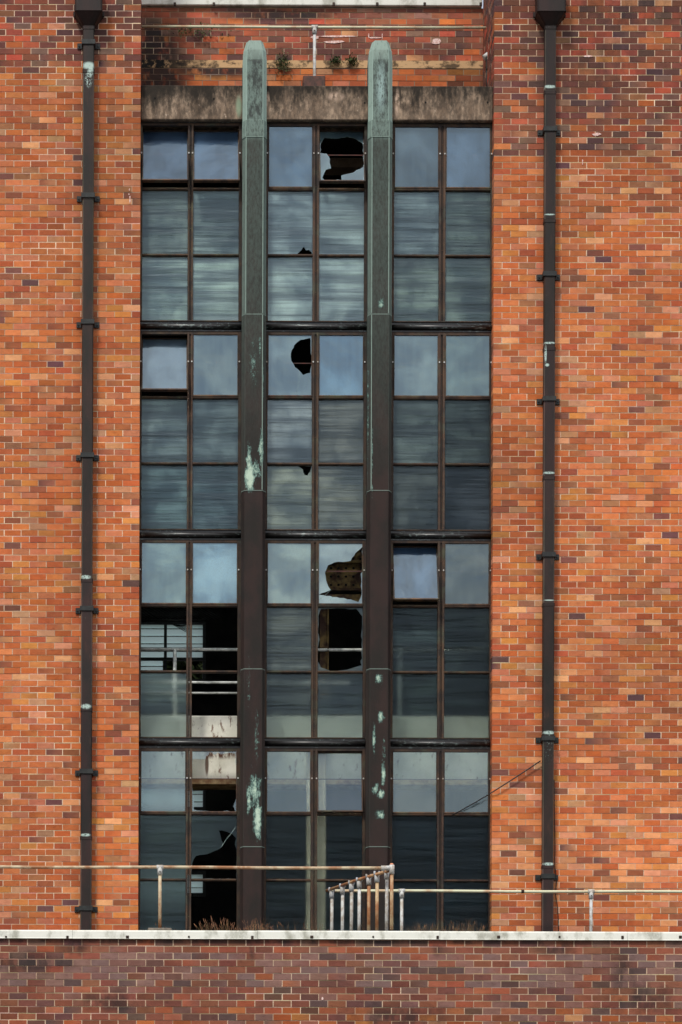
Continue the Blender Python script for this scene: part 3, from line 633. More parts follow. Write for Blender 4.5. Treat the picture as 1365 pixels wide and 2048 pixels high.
ORD = ['left', 'middle', 'right']
for b, (e0, a0, a1, c0, c1, e1) in enumerate(BAYS):
    ex0, x00, x01, x10, x11, ex1 = [P(q, 1000, YW).x for q in (e0, a0, a1, c0, c1, e1)]
    for s, top in enumerate(TOPS):
        xr = 330
        zt, zbm = P(xr, top, YW).z, P(xr, top + 397, YW).z
        znext = P(xr, top + 417.3, YW).z
        rg = random.Random(b * 10 + s)
        def tn(k=1.): v = rg.uniform(.75, 1.25) * k; return (v, v * rg.uniform(.93, 1.02), v * rg.uniform(.86, 1.0))
        mb = MB(); yf, yb = YW - .01, YW + .06
        z_in = [(P(xr, top + q0, YW).z, P(xr, top + q1, YW).z) for q0, q1 in ROWS]
        # outer frame, head, foot
        mb.box((ex0, yf, zbm), (x00, yb, zt), c=tn(.9), bev=.004); mb.box((x11, yf, zbm), (ex1, yb, zt), c=tn(.7), bev=.004)
        mb.box((x00, yf + .003, z_in[0][0]), (x11, yb - .003, zt - .001), c=tn(.8)); mb.box((x00, yf + .003, zbm + .001), (x11, yb - .003, z_in[2][1]), c=tn(1.2))
        # mullion: three ribs
        w_ = (x10 - x01)
        mb.box((x01, yf + .002, zbm + .002), (x01 + w_ * .36, yb - .002, zt - .002), c=tn(1.0), bev=.003)
        mb.box((x01 + w_ * .40, yf + .018, zbm + .003), (x01 + w_ * .60, yb - .004, zt - .003), c=tn(.5))
        mb.box((x01 + w_ * .64, yf + .002, zbm + .002), (x10, yb - .002, zt - .002), c=tn(1.1), bev=.003)
        # glazing bars with a narrow fin, slightly different each
        for (q, r_) in ((z_in[0][1], z_in[1][0]), (z_in[1][1], z_in[2][0])):
            for (xa_, xb_) in ((x00, x01), (x10, x11)):
                t_ = tn(1.05); mb.box((xa_, yf + .006, r_), (xb_, yb - .01, q), c=t_, bev=.003)
                mb.box((xa_ + .001, yf - .004, (q + r_) / 2 - .007), (xb_ - .001, yf + .006, (q + r_) / 2 + .006), c=tuple(v * 1.25 for v in t_), bev=.002)
        # rivets down the mullion
        for i in range(9):
            zz_ = zbm + .12 + i * .3; mb.tube([((x01 + x10) / 2, yf + .019, zz_), ((x01 + x10) / 2, yf + .010, zz_)], .006, 6, c=(2.2, 2, 1.8))
        win = mb.build('window', FRAME, building, Vector(((ex0 + ex1) / 2, YW, (zt + zbm) / 2)))
        # transom below
        if s < 3:
            mb = MB(); mb.box((ex0, YW + .012, znext), (ex1, YW + .08, zbm), bev=.004)
            zc_ = P(xr, top + 406.5, YW - .03).z
            mb.tube([(ex0 - .01, YW - .022, zc_), (ex1 + .01, YW - .022, zc_ + rg.uniform(-.003, .003))], .033, 14)
            mb.box((ex0, YW - .012, znext + .001), (ex1, YW + .011, znext + .022), bev=.003)
            mb.build('transom', TRANSOM, win)
        if s == 0:
            mb = MB(); mb.box((ex0, YW - .02, zt + .001), (ex1, YW + .08, z_lb - .001), bev=.004); mb.build('head_bar', TRANSOM, win)
        # operating rod
        zp = P(xr, top + 60.5, YW).z
        mb = MB(); mb.box((x00, YW + .045, zp - .006), (x11, YW + .052, zp + .006)); mb.build('operating_rod', mat_rod if 'mat_rod' in globals() else globals().setdefault('mat_rod', mat_simple('red_lead_rod', lin(92, 48, 42), lin(60, 44, 40), 12)), win)
        for c_, (xa_, xb_) in enumerate(((x00, x01), (x10, x11))):
            cx, hx = (xa_ + xb_) / 2, (xb_ - xa_) / 2
            for r_ in range(3):
                key = (b, s, c_, r_)
                z1_, z0_ = z_in[r_]; cz, hz = (z0_ + z1_) / 2, (z1_ - z0_) / 2
                if r_ == 0:
                    ang = OPEN.get((b, s, c_), 0); piv = Vector((cx, YW + .012, zp))
                    mb = MB(); y0, y1 = YW - .016, YW + .04; fw = .020
                    cc_ = tn(1.1); o_ = .007
                    mb.box((xa_ - o_, y0, z0_ - .006), (xa_ + fw * .6, y1, z1_ + .004), c=tn(), bev=.003); mb.box((xb_ - fw * .6, y0, z0_ - .006), (xb_ + o_, y1, z1_ + .004), c=tn(), bev=.003)
                    mb.box((xa_ + fw * .6, y0 + .002, z1_ - fw * .6), (xb_ - fw * .6, y1 - .002, z1_ + .003), c=tn(.8), bev=.003)
                    mb.box((xa_ + fw * .6, y0 - .003, z0_ - .008), (xb_ - fw * .6, y1 - .002, z0_ + fw * .7), c=tuple(v * 1.7 for v in cc_), bev=.003)
                    sh = mb.build('sash', FRAME, win, piv)
                    for xx in (xa_ - .014, xb_ + .014): mb = MB(); mb.tube([(xx, YW - .022, zp), (xx, YW - .012, zp)], .011, 8); mb.build('pivot', GALV, win)
                    pm = pane_mesh(cx, cz, hx - .006, hz - .006, YW + .008, key).build('window_pane', [GSMO2 if s == 3 else GSMO, GEDGE], win, piv)
                    if not ang and key not in H:
                        a_ = R(rg.uniform(-.6, .9)); pm.rotation_euler = (a_, 0, R(rg.uniform(-.4, .4)))
                    if ang:
                        for q in (sh, pm): q.rotation_euler = (-R(ang), 0, 0)
                        sh['label'] = 'pivoted sash tilted open'
                else:
                    if key in MISSING: continue
                    pm = pane_mesh(cx, cz, hx, hz, YW + .03, key).build('window_pane', [GRIP2 if s == 3 or (s == 2 and r_ == 2) else GRIP, GEDGE], win, Vector((cx, YW + .03, cz)))
                    pm.rotation_euler = (R(rg.uniform(-.35, .35)), 0, R(rg.uniform(-.5, .5)))
                if key in H and key not in ((1, 0, 0, 1), (1, 1, 0, 2)):
                    rk = random.Random(str(key) + 'c'); yy_ = (YW + .008 if r_ == 0 else YW + .03) - .0035; L0 = abs_loc(pm)
                    if r_ == 0: ccx, ccz, hhx, hhz = cx, cz, hx - .006, hz - .006
                    else: ccx, ccz, hhx, hhz = cx, cz, hx, hz
                    pts_ = H[key]; gx = sum(p[0] for p in pts_) / len(pts_); gz = sum(p[1] for p in pts_) / len(pts_)
                    for q_ in range(4):
                        u, v = pts_[rk.randrange(len(pts_))]; dx, dz = u - gx, v - gz; ln = math.hypot(dx, dz); dx, dz = dx / ln, dz / ln
                        if not (.04 < u < .96 and .04 < v < .96): continue
                        pp = []; 
                        while .01 < u < .99 and .01 < v < .99 and len(pp) < 9:
                            pp.append((ccx + (u - .5) * 2 * hhx, yy_, ccz + (.5 - v) * 2 * hhz)); u += dx * .07 + rk.uniform(-.015, .015); v += dz * .07 + rk.uniform(-.015, .015)
                        if len(pp) > 1:
                            ck = MB(); ck.tube(pp, .0016, 4); co = ck.build('crack', GEDGE, win, L0); co.rotation_euler = pm.rotation_euler
                if key in H: pm['label'] = 'broken window pane with a jagged hole'
                t = lin(*TINT[key]); v = rg.uniform(.93, 1.07); lum = (t[0] + t[1] + t[2]) / 3; kd = 1.15 * (1 if r_ == 0 else max(.45, min(1.3, (lum / .125) ** .7)))
                pm.color = (t[0] * v * kd * .82, t[1] * v * kd, t[2] * v * kd * .98, max(.25, min(1.3, lum / .13)))
# sill strip under the lowest windows
zs = P(330, 1496 + 397, YW).z
mb = MB(); mb.box((XL + .003, .19, ZDECK - .3), (XR - .003, .32, zs - .002)); mb.build('sill', CONC, building)

# ---------------------------------------------------------------- the two copper pilasters
for px in ((507.5, 0), (759.5, 1)):
    i = px[1]; x = P(px[0], 1000, -.02).x
    zt_, z0_ = P(px[0], 96, -.02).z, ZDECK
    hw = .170
    def pprof(fw_, g=0., sc=1.):
        pr = [(x - hw, .30), (x - hw, .055), (x - hw + .012, .04), (x - fw_ - .012, -.016), (x - fw_, -.022), (x + fw_, -.022), (x + fw_ + .012, -.016), (x + hw - .012, .04), (x + hw, .055), (x + hw, .30)]
        return [(x + (q - x) * (1 + g * 5) * sc, y - (g if y < .2 else 0)) for q, y in pr]
    def cs(v): return {1: (v, 0, 0), 2: (v, 0, 0), 3: (v, v * .9, 0), 5: (v, v * .9, 0), 6: (v, 0, 0), 7: (v, 0, 0)}
    segs = [(118, 240), (240, 273), (273, 628), (628, 981), (981, 1338), (1338, 1694), (1694, 1960)]
    grn = [1.0, .42, .34, .06, .0, .02, .0]
    mb = MB()
    for k, (ya, yb_) in enumerate(segs):
        za, zb_ = P(px[0], ya, -.02).z, P(px[0], yb_, -.02).z
        gr = .004 if k == 1 else (.002 if k % 2 else 0)
        fw_ = .108 if k < 1 else .119
        mb.prism(pprof(fw_, gr), zb_ + .0015, za, c=(0, 0, 0), cs=cs(grn[k]))
        mb.prism(pprof(fw_, gr + .003), zb_ - .006, zb_ + .006, c=(.45 if k < 6 else 0,) * 3)
        if k in (2, 3):      # folded edge beads
            for sx in (-1, 1):
                if k == 3 and sx * (px[1] * 2 - 1) > 0: continue
                mb.prism([(x + sx * fw_ - .006, -.02), (x + sx * fw_ - .006, -.030), (x + sx * fw_ + .006, -.030), (x + sx * fw_ + .006, -.02)], zb_ + .01, za - .01, c=(.7, .7, 0))
    za, zb_ = P(px[0], 118, -.02).z, P(px[0], 79, -.02).z
    prof = pprof(.108); tp = [(x + (q - x) * .70, .26 if y > .2 else y + .02) for q, y in prof]
    md = [(x + (q - x) * .95, .29 if y > .2 else y + .004) for q, y in prof]
    zm = za + (zb_ - za) * .5
    mb.prism(prof, za, zm, top=md, c=(.3, 0, 0), cs=cs(.95)); mb.prism(md, zm, zb_, top=tp, c=(.6, 0, 0), cs=cs(.95))
    o = mb.build('pilaster', PIL, building, (x, 0, 0))
    # raised edge beads, pale with verdigris
# ---------------------------------------------------------------- downpipes
def downpipe(label, xt, yt, xb_, yb_, hop, brk, joints, cat='downpipe'):
    zt_ = P(xt, yt).z; top = P(xt, yt); x = P(xt, 60).x * .5 + P(xb_, 1862).x * .5
    root = empty('downpipe', (x, 0, ZDECK), label, cat, 'downpipes fixed to the brick front')
    hw, y0, y1 = .078, -.045, -.155; ch = .014
    prof = lambda g: [(x - hw - g, y0 + g), (x - hw - g, y1 + ch - g), (x - hw + ch - g, y1 - g), (x + hw - ch + g, y1 - g), (x + hw + g, y1 + ch - g), (x + hw + g, y0 + g)]
    ys = [50] + joints + [1930]
    rg = random.Random(xt)
    for k in range(len(ys) - 1):
        za, zb2 = P(xt, ys[k], y1).z, P(xt, ys[k + 1], y1).z
        zb2 = max(zb2, ZDECK)
        v = rg.uniform(.8, 1.3); c = (v, v * rg.uniform(.95, 1.08), v * rg.uniform(.93, 1.08))
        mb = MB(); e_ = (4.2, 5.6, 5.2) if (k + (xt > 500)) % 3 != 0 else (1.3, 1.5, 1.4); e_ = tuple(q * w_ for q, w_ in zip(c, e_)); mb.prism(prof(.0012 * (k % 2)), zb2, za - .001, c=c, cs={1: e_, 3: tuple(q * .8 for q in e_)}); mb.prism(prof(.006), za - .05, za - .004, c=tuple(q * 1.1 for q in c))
        mb.prism(prof(.0075), za - .012, za - .002, c=(1.8, 2.3, 2.2)) if k in (1, 3, 5, 6) else None
        mb.build('pipe_length', PIPE, root)
    # hopper head
    hx, hy = hop; za, zm, zt2 = P(xt, 50, y1).z, P(xt, hy, y1).z, P(xt, -14, y1).z
    pf = lambda h_, d_: [(x - h_, -.006), (x - h_, -d_ + .02), (x - h_ + .02, -d_), (x + h_ - .02, -d_), (x + h_, -d_ + .02), (x + h_, -.006)]
    mb = MB(); mb.prism(pf(.075, .155), za - .005, zm, top=pf(hx, .27)); mb.prism(pf(hx, .27), zm, zt2); mb.prism(pf(hx + .012, .285), zt2, zt2 + .05)
    mb.prism(pf(hx + .006, .276), zm - .004, zm + .012)
    mb.box((x - hx - .03, -.03, zm + .02), (x + hx + .03, -.004, zm + .09), bev=.004)
    mb.build('hopper', PIPE, root)
    for yb3 in brk:
        z = P(xt, yb3, y1).z; mb = MB()
        mb.box((x - .162, -.022, z - .04), (x - hw - .002, -.003, z + .04), bev=.004); mb.box((x + hw + .002, -.022, z - .04), (x + .162, -.003, z + .04), bev=.004)
        mb.box((x - hw - .018, -.16, z - .034), (x - hw - .006, -.004, z + .034), bev=.003); mb.box((x + hw + .006, -.16, z - .034), (x + hw + .018, -.004, z + .034), bev=.003)
        mb.box((x - hw - .018, -.172, z - .034), (x + hw + .018, -.161, z + .034), bev=.003)
        for sx in (-.135, .135): mb.tube([(x + sx, -.022, z), (x + sx, -.036, z)], .013, 6)
        mb.build('bracket', IRON, root)
    return x
downpipe('brown metal downpipe left of the windows, with wide flared hopper', 178, 0, 172, 1862, (.19, 27), [83, 390, 643, 910, 1217, 1543, 1817], [137, 390, 640, 905, 1157, 1415, 1672])
xrp = downpipe('brown metal downpipe right of the windows, with a trailing cable', 1097.5, 0, 1095, 1862, (.20, 28), [22, 257, 547, 797, 1109, 1477, 1753], [180, 437, 693, 952, 1205, 1468, 1730])

# ---------------------------------------------------------------- lower roof with brick front
YP = -2.93
lower = empty('lower_brick_block', (0, YP, GZ), 'lower flat-roofed block of dull brown brick with white metal roof edge', 'building')
zc_t, zc_b = P(682, 1862, YP).z, P(682, 1879.5, YP).z
def low_tone(u, z, rg):
    c = pick(LOW, rg); d = zc_b - z
    if .22 < d < .58 and rg.random() < .45: c = tuple(q * .8 for q in lin(*rg.choice([(146, 108, 98), (134, 104, 98), (150, 112, 100)])))
    if d > .85 and rg.random() < .4: c = pick(PAL, rg); c = tuple(q * .72 for q in c)
    if rg.random() < .04: c = tuple(q * .8 for q in lin(100, 76, 72))
    k = 1 + .12 * mnoise.noise(Vector((u * .8, 9, z))); return tuple(q * k * .92 for q in c)
mb = MB(); n_c = int((zc_b - GZ) / MZ) + 1
masonry(mb, front(YP), -XO - 2, XO + 2, zc_b - n_c * MZ + .0, zc_b, 'lo', low_tone, 77, mk=.85)
mb.box((-XO - 2, YP + .095, GZ - .3), (XO + 2, YP + .35, zc_b - .004), 1, (.4, .28, .2))
mb.build('wall', [BRICK, MORTAR], lower)
mb = MB(); mb.box((-XO - 2, YP + .352, ZDECK - .25), (XO + 2, -.002, ZDECK)); mb.build('roof_deck', ROOF, lower)
mb = MB()
edges = [-XO - 2, P(145, 1870, YP).x, P(515, 1870, YP).x, P(880, 1870, YP).x, P(1255, 1870, YP).x, XO + 2]
rg = random.Random(4); caps = []
for a, b in zip(edges, edges[1:]):
    mb = MB(); dz = rg.uniform(-.004, .004)
    y = YP - .035
    pr = [(y - .004, zc_b + .0), (y, zc_b + .012), (y + .004, zc_t - .02), (y + .012, zc_t - .005), (y + .03, zc_t), (YP + .40, zc_t - .01), (YP + .40, zc_t - .04), (YP - .005, zc_t - .04), (YP - .012, zc_b)]
    n = len(mb.v); k = len(pr)
    for xx in (a + .0015, b - .0015): mb.v += [(xx, yy, zz_ + dz) for yy, zz_ in pr]
    for i in range(k): mb.add((i, (i + 1) % k, k + (i + 1) % k, k + i)[::-1])
    mb.add(tuple(range(k))); mb.add(tuple(range(k, 2 * k))[::-1])
    caps.append(mb.build('capping', CAP, lower))
for i, x in enumerate((12, 135, 255, 378, 505, 624, 747, 876, 998, 1120, 1246, 1362)):
    q = P(x, 1873.5, YP - .04); mb = MB(); r0 = .012 + .008 * ((i * 7) % 3) / 2
    mb.box((q.x - r0, q.y - .004, q.z - .016 - .016 * ((i * 5) % 3) / 2), (q.x + r0, q.y + .008, q.z + r0 * .6), bev=.003); mb.tube([(q.x, q.y - .003, q.z), (q.x, q.y - .012, q.z)], .009, 6)
    ci = max(j for j in range(5) if edges[j] < q.x); mb.build('clip', RUSTSPOT, caps[ci])

# ---------------------------------------------------------------- guard rails
YF, YR = -2.55, -.5
zr = P(400, 1735.5, YF).z
gA = (1, 1, 1)
def clamp(mb, q, r=.034, h=.10):
    mb.tube([q + Vector((0, 0, -h)), q + Vector((0, 0, .005))], r, 12, m=1); 
    mb.tube([q + Vector((-.045, 0, 0)), q + Vector((.045, 0, 0))], r * .98, 12, m=1)
    mb.tube([q + Vector((0, -r - .006, -h * .6)), q + Vector((0, -r + .01, -h * .6))], .009, 6, m=1, c=(.1, .08, .08))
def railpost(root, x, y, z0, z1, c=(1, 1, 1), paint=0):
    mb = MB(); mb.tube([(x, y, z0), (x, y, (z0 + z1) / 2), (x, y, z1)], .023, 12, m=paint, c=c); 
    o = mb.build('post', [RAILPAINT, GALV], root)
    mb = MB(); clamp(mb, Vector((x, y, z1))); mb.build('clamp', [RAILPAINT, GALV], root)
    return o
r1 = empty('guard_rail', (P(320, 1850, YF).x, YF, ZDECK), 'front rust-streaked pipe handrail crossing below the left and middle bays to a corner post', 'railing')
xe = P(784, 1735, YF).x
mb = MB(); mb.tube([(-XO - 1, YF, zr + .012)] + [(x_, YF, zr + .004 * math.sin(x_ * 2)) for x_ in [-6 + i * .5 for i in range(13)] if x_ < xe - .1] + [(xe, YF, zr)], .021, 12); mb.build('top_rail', RAILPAINT, r1)
xp1 = P(320, 1800, YF).x
for xx in (xp1, xp1 - 2.9):
    railpost(r1, xx, YF, ZDECK + .1, zr)
    mb = MB(); mb.box((xx - .16, YF - .13, ZDECK), (xx + .16, YF + .13, zc_t + .065), bev=.012); mb.build('footing', CONC, r1)
# corner post, a little taller
mb = MB(); mb.tube([(xe, YF, ZDECK + .1), (xe, YF, zr + .045)], .024, 12, c=(1.0, .9, .8)); mb.build('post', [RAILPAINT], r1)
mb = MB(); mb.tube([(xe, YF, zr - .08), (xe, YF, zr + .04)], .036, 12, m=1); mb.tube([(xe, YF, zr + .04), (xe, YF, zr + .062)], [.03, .018], 12, m=0, c=(1.2, .6, .5)); mb.tube([(xe - .14, YF, zr), (xe, YF, zr)], .033, 12, m=1); mb.build('clamp', [RAILPAINT, GALV], r1)
mb = MB(); mb.box((xe - .17, YF - .12, ZDECK), (xe + .27, YF + .12, zc_t + .035), bev=.012); mb.build('footing', CONC, r1)
# slanting return with balusters
r2 = empty('guard_rail', (P(720, 1850, -1.5).x, -1.5, ZDECK), 'short handrail with eight close balusters angling back from the corner post', 'railing')
pb = P(657, 1782, YR); pa = Vector((xe, YF, zr)); 
mb = MB(); mb.tube([pa + Vector((-.03, .03, -.03)), (pa + pb) / 2 + Vector((0, 0, .004)), pb + Vector((-.02, 0, 0))], .021, 12, c=(.85, .6, .45)); mb.build('top_rail', RAILPAINT, r2)
bxs = [658.6, 680, 698, 713.5, 732.6, 749, 768.5]
for i, bx in enumerate(bxs):
    t_ = (784 - bx) / (784 - 657)
    # invert the perspective foreshortening
    lo_, hi_ = 0., 1.
    def proj(t2):
        q = pa.lerp(pb, t2); return VX + (q.x - XC) * S * D / (D + q.y) - 0
    tgt = bx + (2620 - 1760) * ROLL
    for _ in range(30):
        mid = (lo_ + hi_) / 2
        if proj(mid) > tgt: lo_ = mid
        else: hi_ = mid
    q = pa.lerp(pb, lo_)
    rusty = i in (4, 5)
    mb = MB(); mb.tube([(q.x, q.y, ZDECK), (q.x + .004, q.y, zr - .03)], .0235, 12, m=0 if rusty else 1, c=(1.0, .9, .78) if rusty else random.choice([(.95, .95, .95), (.85, .83, .8), (1.05, 1.05, 1.05)]))
    mb.build('baluster', [RAILPAINT, GALV], r2)
    mb = MB(); mb.tube([(q.x, q.y, zr - .12), (q.x, q.y, zr - .02)], .034, 12, m=1, c=(.8, .82, .85))
    mb.tube([(q.x - .034, q.y, zr - .025), (q.x - .03, q.y, zr + .03)], .014, 8, m=1, c=(.7, .72, .78)); mb.tube([(q.x + .034, q.y, zr - .025), (q.x + .03, q.y, zr + .03)], .014, 8, m=1, c=(.7, .72, .78))
    mb.build('clamp', [RAILPAINT, GALV], r2)
r3 = empty('guard_rail', (P(1183, 1850, YR).x, YR, ZDECK), 'rear pale pipe handrail close to the wall, running right past the downpipe', 'railing')
mb = MB(); x0_ = P(657, 1782, YR).x
RP2 = mat_simple('cream_painted_rail', lin(206, 206, 176), lin(184, 150, 118), 3.2, rough=.55, lo=.45, hi=.7)
mb.tube([(x0_, YR, zr)] + [(x0_ + .5 + i * .5, YR, zr + .004 * math.sin(i)) for i in range(10)] + [(XO + 1, YR, zr)], .021, 12); mb.build('top_rail', RP2, r3)
q = P(1046, 1782, YR); mb = MB(); mb.tube([(q.x - .02, YR, zr), (q.x + .02, YR, zr)], .027, 12); mb.build('joint', RUSTST, r3)
railpost(r3, P(804, 1800, YR).x, YR, ZDECK, zr, (1.1, 1.1, 1.1), 1); railpost(r3, P(1183, 1800, YR).x, YR, ZDECK, zr, (.95, .97, 1.0), 1)
# rail on the ledge above the lintel
YT = .85
r4 = empty('guard_rail', P(629, 168, YT), 'thin pale pipe handrail on the ledge above the concrete lintel', 'railing')
za = P(640, 54, YT).z
mb = MB(); mb.tube([(XL - .05, YT, za + .005), (P(640, 54, YT).x, YT, za), (XR - .02, YT, za)], .019, 12); mb.build('top_rail', RP2, r4)
railpost(r4, P(629.5, 100, YT).x, YT, z_lt - .04, za, (.95, .97, 1.0), 1)
mb = MB(); xx = P(629.5, 100, YT).x; mb.box((xx - .17, YT - .13, z_lt - .04), (xx + .15, YT + .13, P(629, 158, YT).z), bev=.01); mb.build('footing', mat_simple('old_brick_footing', lin(92, 58, 48), lin(60, 44, 38), 14), r4)
q = P(975, 118, .9)
mb = MB(); mb.box((q.x - .01, .86, q.z - .16), (XR - .001, .98, q.z + .04), m=0, bev=.01); mb.tube([(q.x - .05, .90, q.z + .02), (q.x + .05, .90, q.z + .09)], .04, 12, m=1); mb.tube([(q.x + .01, .9, q.z - .5), (q.x + .01, .9, q.z - .14)], .028, 10, m=0)
tag(mb.build('wall_fitting', [IRON, GALV], None, q), 'small grey and black fitting on the side wall at the right end of the ledge', 'wall fitting')

# ---------------------------------------------------------------- cables
def cable(name, pts, r, label):
    mb = MB(); mb.tube(pts, r, 8); return tag(mb.build(name, WIREM, None, pts[0]), label, 'cable')
pts = []
for i in range(13):
    t_ = i / 12; px = 1082 + (905 - 1082) * t_; py = 1522 + (1631 - 1522) * t_ + 6 * math.sin(math.pi * t_) * (.6 if t_ > .5 else .5)
    pts.append(P(px, py, -.05 if px > 986 else -.05 + .25 * (986 - px) / 81))
cable('cable', pts, .0085, 'thin black cable sagging diagonally from the right downpipe across the lowest right window')
pts = [P(x_, y_, -.02) for x_, y_ in ((1109, 1560), (1110, 1640), (1111, 1700), (1110, 1730), (1114, 1760), (1112, 1790), (1116, 1815), (1117, 1840), (1118, 1880))]
cable('cable', pts, .006, 'thin black cable hanging straight down along the right side of the right downpipe')

# ---------------------------------------------------------------- inside, seen through broken and frosted panes
YI = .62
a, b = P(262, 1560, YI), P(1005, 1433, YI)
mb = MB(); mb.box((XL - .55, YI, a.z), (XR + .25, YI + .35, b.z), bev=.02); mb.box((XL - .55, YI - .09, a.z - .075), (XR + .25, YI + .36, a.z - .002), m=1, bev=.004)
tag(mb.build('interior_beam', [BEAM, mat_simple('tan_steel_flange', lin(196, 166, 120), lin(140, 100, 64), 6)], None, Vector((0, YI, a.z))), 'whitewashed rust-stained beam spanning the room behind the lower glass', 'beam')
q0, q1 = P(612, 1600, YI + .1), P(650, 1600, YI + .1)
mb = MB(); mb.box((q0.x, .40, ZDECK - .3), (q1.x, .58, P(600, 1486, .4).z), bev=.02)
tag(mb.build('interior_column', PALECONC, None, Vector((q0.x, YI, ZDECK - .3))), 'cream column behind the lowest middle windows', 'column')
r5 = empty('interior_handrail', P(350, 1430, YI + .1), 'white pipe handrail standing inside behind the third row of windows', 'railing')
WH = mat_simple('white_rail_paint', lin(214, 218, 214), lin(160, 164, 160), 8)
YH = YI + .15
for (yy, rr, nm) in ((1299, .022, 'top_rail'), (1365, .018, 'mid_rail'), (1386, .014, 'mid_rail')):
    mb = MB(); z = P(350, yy, YH).z; mb.tube([(XL - .5, YH, z), ((XR + .2) if yy < 1300 else P(700 if yy < 1380 else 500, yy, YH).x, YH, z)], rr, 10); mb.build(nm, WH, r5)
for xx in (350, 800):
    mb = MB(); q = P(xx, 1299, YH); mb.tube([(q.x, YH, b.z - .02), (q.x, YH, q.z)], .026, 10); mb.build('post', WH, r5)
# perforated rusty plates
def perforated(x0, y0, x1, y1, Y, nx, nz, name, label, pitch=.1):
    A, B = P(x0, y1, Y), P(x1, y0, Y); mb = MB()
    cols = max(1, int((B.x - A.x) / pitch)); rows = max(1, int((B.z - A.z) / pitch)); sx = (B.x - A.x) / cols; sz = (B.z - A.z) / rows
    for i in range(cols):
        for j in range(rows):
            cx, cz = A.x + (i + .5) * sx, A.z + (j + .5) * sz; r = .021; K = 8
            inner = [(cx + r * math.cos(2 * math.pi * k / K + math.pi / 8), cz + r * math.sin(2 * math.pi * k / K + math.pi / 8)) for k in range(K)]
            cor = [(cx + sx / 2, cz + sz / 2), (cx - sx / 2, cz + sz / 2), (cx - sx / 2, cz - sz / 2), (cx + sx / 2, cz - sz / 2)]
            for k in range(4):
                c1_, c2_ = cor[k], cor[(k + 1) % 4]; i1, i2, i3 = inner[(2 * k) % K], inner[(2 * k + 1) % K], inner[(2 * k + 2) % K]
                mb.quad([(c1_[0], Y, c1_[1]), (i1[0], Y, i1[1]), (i2[0], Y, i2[1])][::1]); mb.quad([(c1_[0], Y, c1_[1]), (i2[0], Y, i2[1]), (c2_[0], Y, c2_[1])]); mb.quad([(i2[0], Y, i2[1]), (i3[0], Y, i3[1]), (c2_[0], Y, c2_[1])])
                for p_, q_ in ((i1, i2), (i2, i3)): mb.quad([(p_[0], Y, p_[1]), (q_[0], Y, q_[1]), (q_[0], Y + .02, q_[1]), (p_[0], Y + .02, p_[1])])
    mb.box((A.x, Y - .05, A.z - .03), (B.x, Y + .03, A.z)); mb.box((A.x, Y - .05, B.z), (B.x, Y + .03, B.z + .03)); mb.box((A.x - .03, Y - .02, A.z), (A.x, Y + .05, B.z))
    return tag(mb.build(name, RUSTST, None, A), label, 'steelwork')
perforated(640, 1128, 775, 1178, .75, 0, 0, 'perforated_girder', 'rusty girder with rows of round holes behind the broken upper pane of the middle bay', .10)
perforated(698, 1060, 745, 1126, .80, 0, 0, 'perforated_bracket', 'rusty perforated upright plate above the girder behind the broken pane', .10)
q0, q1 = P(640, 1345, .8), P(658, 1200, .8)
mb = MB(); mb.box((q0.x, .8, q0.z - .4), (q1.x, .82, q1.z + .2)); mb.box((q1.x - .02, .75, q0.z - .4), (q1.x, .799, q1.z + .2)); mb.box((q0.x - .14, .83, q0.z - .4), (q0.x - .1, .95, q1.z + .2))
tag(mb.build('steel_stanchion', RUSTST, None, q0), 'narrow rusty upright behind the missing pane of the middle bay', 'steelwork')
q0, q1 = P(640, 1206, .7), P(735, 1190, .7)
mb = MB(); mb.box((q0.x, .66, q0.z), (q1.x, .78, q1.z), bev=.01); tag(mb.build('steel_angle', RUSTST, None, q0), 'rusty steel angle lying below the perforated girder', 'steelwork')
# trees behind the tower, glimpsed through the rear windows
def tree(px, py, Y, h, seed, label):
    base = P(px, py, Y); rg = random.Random(seed); root = empty('tree', (base.x, Y, GZ), label, 'tree', 'trees behind the tower')
    zc_ = base.z
    mb = MB(); mb.tube([(base.x, Y, GZ), (base.x + .1, Y, (GZ + zc_) / 2), (base.x, Y + .1, zc_)], [.22, .16, .05], 10); mb.build('trunk', BARK, root)
    mb = MB()
    for i in range(2600):
        a = Vector((rg.gauss(0, 1), rg.gauss(0, 1), rg.gauss(0, 1))).normalized() * (h * rg.random() ** .4); p_ = Vector((base.x, Y, zc_)) + Vector((a.x, a.y * .7, a.z * 1.1))
        u = Vector((rg.gauss(0, 1), rg.gauss(0, 1), rg.gauss(0, 1))).normalized(); v = u.orthogonal().normalized(); s_ = rg.uniform(.09, .17); k = rg.uniform(.6, 1.6)
        mb.quad([p_ - u * s_, p_ + v * s_ * .5, p_ + u * s_, p_ - v * s_ * .5], c=(k, k, k * .8))
    mb.build('crown', LEAFM, root)
tree(375, 1345, 11, .9, 3, 'small green tree glimpsed through the rear window opening at left')
tree(388, 1715, 11, .7, 5, 'low green bush-like tree glimpsed through the broken lowest left window')

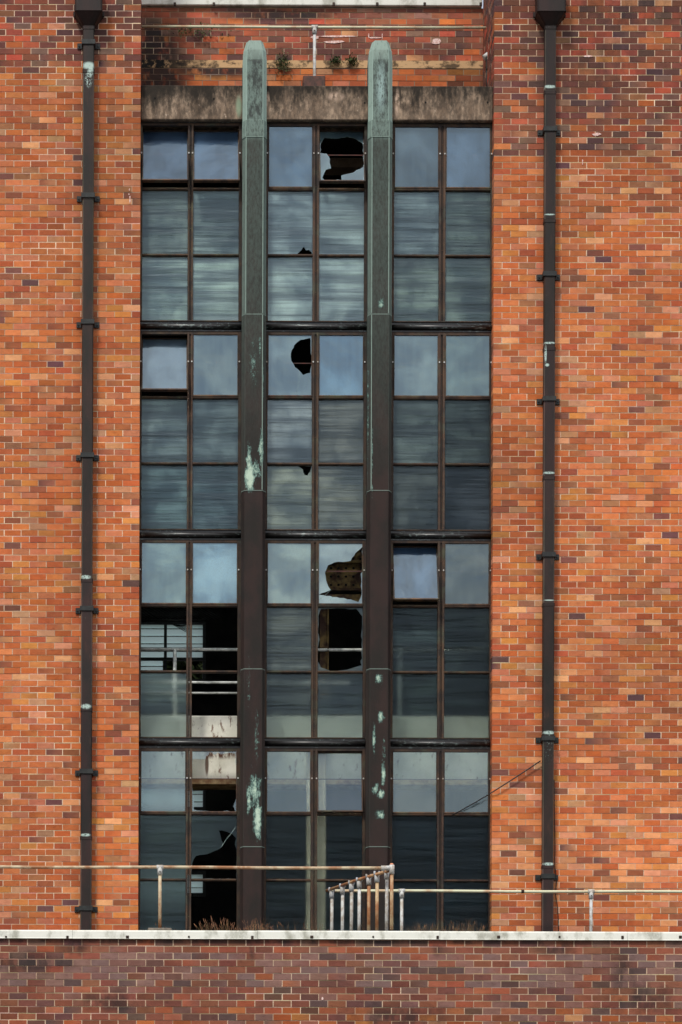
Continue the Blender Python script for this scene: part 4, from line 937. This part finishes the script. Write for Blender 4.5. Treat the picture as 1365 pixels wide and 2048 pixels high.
# ---------------------------------------------------------------- weeds
def tuft(px0, px1, py, Y, n, hh, seed, label, red=.6, name='dry_grass_tuft', zb=None):
    rg = random.Random(seed); mb = MB(); c0 = P((px0 + px1) / 2, py, Y)
    for i in range(n):
        t_ = rg.random(); x = P(px0 + (px1 - px0) * t_, py, Y).x; y = Y + rg.uniform(-.12, .12); z0 = zb if zb is not None else ZDECK - .01
        h_ = hh * rg.uniform(.45, 1.0) * (.6 + .4 * math.sin(math.pi * t_)); dx, dy = rg.gauss(0, .22) * h_, rg.gauss(0, .15) * h_
        k = rg.uniform(.6, 1.3); c = (k, k * rg.uniform(.75, 1.05), k * rg.uniform(.7, 1.0)) 
        p_ = [(x, y, z0), (x + dx * .3, y + dy * .3, z0 + h_ * .5), (x + dx, y + dy, z0 + h_)]
        mb.tube(p_, [.0019, .0015, .0008], 4, c=c, caps=False)
        if rg.random() < red: mb.tube([(x + dx * .75, y + dy * .75, z0 + h_ * .8), (x + dx * .9, y + dy * .9, z0 + h_ * .9), (x + dx, y + dy, z0 + h_)], [.0016, .0042, .0012], 5, c=(k * 1.0, k * .68, k * .62), caps=False)
    tag(mb.build(name, STRAW, None, Vector((c0.x, Y, ZDECK))), label, 'weeds', 'dry weeds growing on the roofs')
tuft(290, 350, 1850, -2.25, 24, .24, 1, 'sparse dry weeds round the foot of the front left rail post')
tuft(395, 475, 1850, -2.25, 110, .34, 2, 'reddish dry grass tuft below the missing pane of the left bay')
tuft(485, 545, 1850, -2.25, 130, .32, 3, 'dense reddish dry grass tuft at the foot of the left pilaster')
tuft(550, 650, 1850, -2.25, 50, .34, 4, 'thin arching dry stalks left of the slanting balusters', .2)
tuft(815, 880, 1850, -2.25, 130, .30, 5, 'pale dry grass tuft just right of the corner post', .1)
tuft(885, 975, 1850, -2.25, 160, .32, 6, 'pale dry grass tuft near the right jamb of the windows', .1)
tuft(596, 635, 150, 1.1, 90, .42, 7, 'tan dry grass growing beside the ledge rail post', .1, zb=z_lt - .04)
def moss(px, py, w_, h_, seed, label):
    rg = random.Random(seed); mb = MB(); c = P(px, py, YB - .03)
    for i in range(160):
        p_ = c + Vector((rg.gauss(0, w_ / 2.4), rg.uniform(-.07, .0), rg.gauss(0, h_ / 2.4))); u = Vector((rg.gauss(0, 1), rg.gauss(0, 1), rg.gauss(0, 1))).normalized(); v = u.orthogonal().normalized(); s_ = rg.uniform(.012, .03); k = rg.uniform(.5, 1.4)
        mb.quad([p_ - u * s_, p_ + v * s_ * .5, p_ + u * s_, p_ - v * s_ * .5], c=(k, k * .85, k * .8))
    tag(mb.build('wall_plant', LEAFM, None, c), label, 'plant', 'small plants rooted in the wall')
moss(392, 62, .5, .12, 1, 'olive green plant clump on the sooty wall at the left end of the ledge rail')
moss(565, 126, .14, .16, 2, 'dark scrubby plant on the pale band between the pilasters')
moss(672, 122, .10, .07, 3, 'tiny green plant on the pale band right of the rail post')
moss(704, 123, .10, .07, 4, 'tiny green plant on the pale band near the right pilaster')

# ---------------------------------------------------------------- ground
mb = MB(); mb.quad([(-900, -900, GZ), (900, -900, GZ), (900, 900, GZ), (-900, 900, GZ)])
tag(mb.build('ground', GROUND), None, None, None, 'structure')
